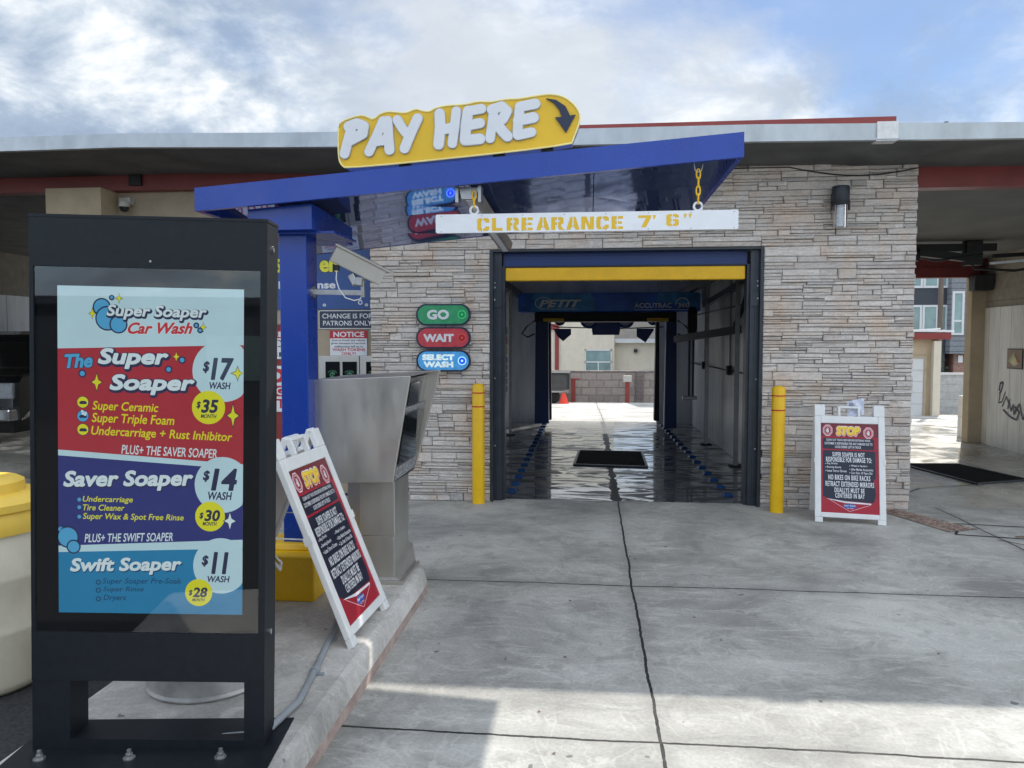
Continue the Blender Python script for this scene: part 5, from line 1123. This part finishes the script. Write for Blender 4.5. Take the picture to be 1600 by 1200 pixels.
pn.stroke([(8,30),(14,6),(30,4),(22,26),(10,40)], 7, 0, 1); pn.stroke([(14,40),(8,66),(26,62),(44,30)], 4, 0, 2); pn.stroke([(28,76),(50,44),(62,62),(70,50)], 4, 0, 3); pn.stroke([(34,84),(60,96),(84,104),(108,108),(120,84),(96,70)], 6, 0, 4); pn.stroke([(60,80),(66,58),(78,86),(88,64),(94,94),(104,74)], 4.5, 0, 5); pn.stroke([(96,92),(120,60),(140,104),(160,70)], 5, 0, 6)
pn.mb.build('print', [bk, wh], t)
mb = MB(); mb.lathe([(.055, 0), (.055, .66), (.05, .685), (0, .69)], (0,0,0), 20); t = thing('white_post', 'short white plastic post beside the tan rear post', 'post', (6.17, 13.4, 0)); mb.build('tube', mt['white'], t, smooth=True)
mb = MB(); mb.lathe([(.057, .33), (.057, .342)], (0,0,0), 20); mb.build('band', mt['ironwhite'], t, smooth=True)

# ================================================================== BEHIND THE BAY
gz = lambda y: g(y)-.02
t = thing('block_wall', 'low taupe concrete block wall across the back lot', 'wall', (0, 31.7, gz(31.7)))
mb = MB(); mb.box(-12, 1.92, 31.7, 31.95, -1.0, .36); mb.box(2.23, 9, 31.7, 31.95, -1.0, .36); world_part(mb, 'wall', mt['cmu'], t)
mb = MB(); mb.box(1.922, 2.228, 31.62, 32.0, -1.0, .38); world_part(mb, 'pier', block_mat('dark_pier_block', (.15,.12,.115), (.18,.145,.135), (.12,.1,.1), .3, .155), t)
mb = MB(); mb.box(-12, 1.92, 31.66, 31.99, .36, .40); mb.box(2.23, 9, 31.66, 31.99, .36, .40); world_part(mb, 'coping', mt['cmu'], t)
def red_post(x, head, label):
    t = thing('red_post', label, 'post', (x, 31.2, gz(31.2)), (0,0,0), 'red posts by the block wall')
    mb = MB(); mb.box(-.09, .09, -.05, .05, 0, .94); mb.build('post', mt['redtrim'], t)
    mb = MB()
    if head: mb.box(-.17, .17, -.12, .10, .86, 1.12); mb.build('cover', mt['camgrey'], t, bevel=.02)
    else: mb.box(-.26, .26, -.06, .06, .94, 1.0); mb.build('crossbar', mt['redtrim'], t)
red_post(1.55, True, 'red post with a pale box on top in front of the block wall'); red_post(-.62, False, 'red post with a flat top bar half hidden by the trailer')
t = thing('cream_building', 'cream stucco building with a white framed window beyond the block wall', 'building', (0, 40, g(40)))
mb = MB(); mb.box(-14, 1.31, 40, 46, -1.6, 6.0); mb.box(1.31, 12, 40.6, 46, -1.6, 1.52); mb.box(2.05, 12, 40.52, 40.6, -1.6, .62); world_part(mb, 'wall', mt['cream'], t)
mb = MB(); mb.box(1.33, 12, 40.2, 47, 1.521, 1.74); world_part(mb, 'eave', mt['ironwhite'], t); mb = MB(); mb.hull8([(1.33,40.2,1.742),(12,40.2,1.742),(12,47,1.742),(1.33,47,1.742),(1.33,43,3.2),(12,43,3.2),(12,44,3.2),(1.33,44,3.2)]); world_part(mb, 'roof', mt['soffit'], t)
mb = MB(); x0, x1, z0, z1 = -.20, 1.18, -.10, 1.18
for a in ((x0,x1,z1-.07,z1),(x0,x1,z0,z0+.05),(x0,x0+.06,z0,z1),(x1-.06,x1,z0,z1),(x0,x1,.50,.57),((x0+x1)/2-.03,(x0+x1)/2+.03,z0,.5)): mb.box(a[0],a[1],39.93,40.03,a[2],a[3])
fw_ = world_part(mb, 'window', mt['ironwhite'], t); mb = MB(); mb.box(x0+.03, x1-.03, 39.97, 39.999, z0+.02, z1-.02); sub_part(mb, 'pane', mt['winglass'], t, fw_)
mb = MB(); mb.box(2.34, 2.52, 40.4, 40.6, 1.02, 1.2); world_part(mb, 'wall_light', mt['dark'], t)
mb = MB(); mb.box(-1.75, -1.55, 39.9, 40, -1.4, 2.4); mb.box(-2.6, -1.55, 39.85, 40, 2.2, 2.5); world_part(mb, 'red_trim', mt['redtrim'], t)
t = thing('utility_trailer', 'dark box trailer parked near the cone behind the bay', 'trailer', (-1.8, 29, g(29)))
mb = MB(); mb.box(-2.8, -.72, 29, 31, -.22, .40); bt = world_part(mb, 'box', mat('trailer_dark', (.05,.05,.05), .6, 0, .3, 4), t); mb = MB(); mb.box(-2.78, -.76, 28.96, 29, .36, .41); mb.box(-.79, -.74, 28.96, 29, -.2, .36); sub_part(mb, 'rail', mt['dark'], t, bt)
mb = MB(); mb.bar((-2.6,29.3,-.30),(-.76,29.3,-.30), .1, .1); mb.box(-1.5, -.9, 28.95, 29.1, -.33, -.27); world_part(mb, 'chassis', mt['steel2'], t)
for xw in (-2.4, -1.35):
    mb = MB(); mb.lathe([(0,-.09),(.2,-.09),(.26,-.05),(.26,.05),(.2,.09),(0,.09)], (xw,29.4,g(29.4)+.255), 20, 0, 'y'); world_part(mb, 'wheel', mt['dark'], t, smooth=True)
t = thing('traffic_cone', 'orange traffic cone beside the dark trailer', 'cone', (-.93, 28.8, gz(28.8)+.02))
mb = MB(); mb.lathe([(.17,.03),(.07,.40),(.0,.41)], (0,0,0), 20); mb.build('body', mt['orange'], t, smooth=True); mb = MB(); mb.box(-.2,.2,-.2,.2,0,.03); mb.build('foot', mt['orange'], t)
# right side background
t = thing('storage_garage', 'tan garage with white door and red roof edge behind the side bay', 'garage', (7.5, 20, gz(20)))
mb = MB(); mb.box(3.2, 8.60, 20, 23, -.5, 1.64); world_part(mb, 'wall', mt['tan'], t); mb = MB(); mb.box(3.1, 8.82, 19.8, 23.2, 1.64, 1.80); world_part(mb, 'roof_edge', mt['redtrim'], t)
mb = MB(); mb.box(6.6, 8.27, 19.97, 19.999, -.30, 1.17); dr = world_part(mb, 'door', mt['ironwhite'], t)
mb = MB()
for k in range(1, 5): mb.box(6.6, 8.27, 19.962, 19.97, -.25+.28*k, -.238+.28*k)
sub_part(mb, 'panel_line', mt['camgrey'], t, dr)
mb = MB(); mb.box(8.27, 8.33, 19.95, 20.0, -.30, 1.23); mb.box(6.6, 8.27, 19.95, 19.999, 1.171, 1.23); world_part(mb, 'door_frame', mt['beige'], t)
mb = MB(); mb.box(8.45, 8.62, 19.85, 20.0, -.30, 1.60); world_part(mb, 'downpipe', mt['cream'], t)
mb = MB(); mb.bar((7.0,19.9,1.86),(8.9,19.85,1.84), .05, .05); mb.bar((7.4,19.95,1.82),(8.6,19.9,1.90), .04, .04); world_part(mb, 'roof_pipe', mt['white'], t)
t = thing('vinyl_fence', 'pale privacy fence between the garage and the tan post', 'fence', (9.5, 21.5, gz(21.5)))
mb = MB(); mb.box(8.9, 14, 21.5, 21.56, -.38, .70); world_part(mb, 'panel', block_mat('fence_board', (.42,.43,.43), (.46,.47,.47), (.36,.37,.37), 1.2, .2, (R(90),0,0), .008), t)
mb = MB(); mb.box(8.9, 14, 21.47, 21.6, .70, .755); world_part(mb, 'rail', mt['ironwhite'], t)
for x in (9.2, 10.9, 12.6):
    mb = MB(); mb.box(x, x+.11, 21.45, 21.6, -.4, .79); world_part(mb, 'post', mt['ironwhite'], t)
t = thing('grey_house', 'grey lap sided house with a white window above brick', 'house', (17, 34, g(34)))
mb = MB(); mb.box(15.10, 24, 34.0, 44, 1.08, 9); world_part(mb, 'wall', mt['siding'], t); mb = MB(); mb.box(15.45, 24, 34.4, 42, -1.3, 1.079); world_part(mb, 'brick_base', mt['brick'], t)
def win(t, x0, x1, z0, z1, y, mid=None):
    mb = MB(); f_ = .09
    for a in ((x0-f_,x1+f_,z1,z1+f_),(x0-f_,x1+f_,z0-f_,z0),(x0-f_,x0,z0,z1),(x1,x1+f_,z0,z1)): mb.box(a[0],a[1],y-.06,y+.02,a[2],a[3])
    if mid: mb.box(x0,x1,y-.05,y-.01,mid-.04,mid+.04)
    o = world_part(mb, 'window', mt['ironwhite'], t); mb = MB(); mb.box(x0,x1,y-.03,y-.001,z0,z1); sub_part(mb, 'pane', mt['winglass'], t, o)
win(t, 15.22, 15.52, 1.95, 3.6, 34, 2.45)
mb = MB(); mb.box(15.62, 15.80, 34.36, 34.399, .70, 1.0); world_part(mb, 'meter_box', mt['white'], t)
t = thing('dark_house', 'charcoal modern house with rows of white framed windows', 'house', (12, 34.4, g(34)))
mb = MB(); mb.box(6, 15.08, 34.4, 44, -1.5, 9); world_part(mb, 'wall', mt['darkhouse'], t)
for x0, x1 in ((10.3,11.0),(11.5,12.3),(12.6,13.3),(13.42,14.0),(14.20,14.66),(14.84,15.04)):
    win(t, x0, x1, 2.11, 3.05, 34.4); win(t, x0, x1, 3.95, 4.85, 34.4)
t = thing('utility_pole', 'weathered wooden utility pole in front of the charcoal house', 'pole', (10.36, 24, gz(24)))
mb = MB(); mb.lathe([(.075, 0), (.07, 3), (.06, 8.5)], (0,0,0), 14); mb.build('shaft', mt['wood'], t, smooth=True); mb = MB(); mb.bar((-.9,0,7.9),(.9,0,7.9), .1, .1); mb.build('crossarm', mt['wood'], t)
# spruce
t = thing('spruce_tree', 'young blue green spruce beyond the pale fence', 'tree', (10.95, 25.5, gz(25.5)))
mb = MB(); mb.lathe([(.07, 0), (.05, 1.2), (.01, 2.3)], (0,0,0), 8); mb.build('trunk', mt['wood'], t, smooth=True)
mb = MB()
for k in range(46):
    z0 = .25+2.0*k/46; L = .62*(1-k/52)*rnd.uniform(.75,1.1); a = k*2.4+rnd.random()
    d = Vector((math.cos(a), math.sin(a), -.10)); tip = Vector((0,0,z0))+d*L
    for j in range(26):
        f = rnd.uniform(.15,1); c_ = Vector((0,0,z0)).lerp(tip, f); s_ = rnd.uniform(.06,.12)
        e1 = Vector((rnd.uniform(-1,1), rnd.uniform(-1,1), rnd.uniform(-.6,.5))).normalized()*s_; e2 = e1.cross(Vector((rnd.uniform(-1,1), rnd.uniform(-1,1), rnd.uniform(-1,1)))).normalized()*.018
        mb.add([c_-e2, c_+e2, c_+e1], [(0,1,2)])
mb.build('crown', mt['needle'], t)

# ================================================================== PICKUP IN THE LEFT BAY
t = thing('pickup_truck', 'black pickup truck parked nose out in the left bay', 'truck', (-9.30, 10.45, 0))
prof = [(0.0,.42),(-.02,.62),(.0,.98),(.06,1.08),(1.15,1.16),(1.55,1.70),(1.75,1.76),(3.1,1.76),(3.35,1.20),(5.2,1.16),(5.25,.55),(5.2,.42)]
mb = MB(); hw = .97; rings = []
for x_, ins in ((-hw, .10), (-hw+.06, 0), (hw-.06, 0), (hw, .10)):
    rings.append([(x_ if z_ < 1.2 else x_*.86, y_+(ins*.5 if y_ < 1 else -ins*.5), z_ - (ins*.25 if z_ > 1 else 0)) for y_, z_ in prof])
n = len(prof)
for i in range(3): mb.add(rings[i]+rings[i+1], [(k, (k+1) % n, n+(k+1) % n, n+k) for k in range(n)])
mb.add(rings[0], [tuple(range(n))]); mb.add(rings[3], [tuple(range(n-1,-1,-1))])
body_ = mb.build('body', mt['carpaint'], t, bevel=.02)
mb = MB(); mb.hull8([(-.78,1.20,1.19),(.78,1.20,1.19),(.78,1.21,1.19),(-.78,1.21,1.19),(-.66,1.515,1.66),(.66,1.515,1.66),(.66,1.53,1.66),(-.66,1.53,1.66)]); mb.build('windscreen', mt['blackglass'], t)
mb = MB(); mb.box(-.62, .62, -.05, .02, .66, 1.0); gr = mb.build('grille', mt['dark'], t, bevel=.02)
mb = MB()
for k in range(4): mb.box(-.58, .58, -.065, -.045, .70+.075*k, .715+.075*k)
mb.build('grille_bar', mt['chrome'], gr); mb = MB(); mb.tube([(.10*math.cos(2*math.pi*k/24), -.075, .85+.10*math.sin(2*math.pi*k/24)) for k in range(24)], .014, 8, 0, True); mb.build('badge_ring', mt['chrome'], gr, smooth=True)
for s_ in (-1, 1):
    mb = MB(); xa, xb = sorted((s_*.64, s_*.93)); mb.box(xa, xb, -.04, .08, .74, .98); mb.build('headlight', mt['lampclear'], t, bevel=.02)
    mb = MB(); xa, xb = sorted((s_*.98, s_*1.22)); mb.box(xa, xb, 1.35, 1.47, 1.12, 1.32); mb.build('mirror', mt['carpaint'], t, bevel=.03)
    for yy in (.85, 4.2):
        mb = MB(); mb.lathe([(0,-.13),(.28,-.13),(.37,-.09),(.385,0),(.37,.09),(.28,.13),(0,.13)], (s_*.84,yy,.385), 28, 0, 'x'); wq = mb.build('wheel', mt['dark'], t, smooth=True)
        mb = MB(); mb.lathe([(0,.0),(.22,.0),(.23,.02),(.2,.03),(0,.015)], (s_*.84+s_*.125,yy,.385), 20, 0, 'x'); mb.build('rim', mt['chrome'], wq, smooth=True)
mb = MB(); mb.box(-.95, .95, -.14, .06, .42, .60); bpr = mb.build('bumper', mt['chrome'], t, bevel=.03); mb = MB(); mb.box(-.16, .16, -.150, -.142, .44, .58); mb.build('licence_plate', mt['cardred'], bpr)
mb = MB(); mb.hull8([(-.9,.0,.24),(.9,.0,.24),(.9,.9,.24),(-.9,.9,.24),(-.93,-.05,.42),(.93,-.05,.42),(.93,.9,.42),(-.93,.9,.42)]); mb.build('valance', mt['dark'], t)
mb = MB(); mb.box(.40, .62, -.15, -.135, .45, .56); mb.build('fog_lamp', mt['lampclear'], bpr)

# ================================================================== ACROSS THE ROAD (seen only in reflections)
t = thing('street_building', 'low brown block building across the road from the car wash', 'building', (0, -16, 0))
mb = MB(); mb.box(-26, 26, -22, -16, -.1, 2.9); mb.box(-26.2, 26.2, -22.2, -15.7, 2.9, 3.1); world_part(mb, 'wall', mt['darkhouse'], t)
for k in range(6):
    mb = MB(); mb.box(-21+7.6*k, -18.4+7.6*k, -16.02, -15.96, .9, 2.1); world_part(mb, 'window', mt['winglass'], t)
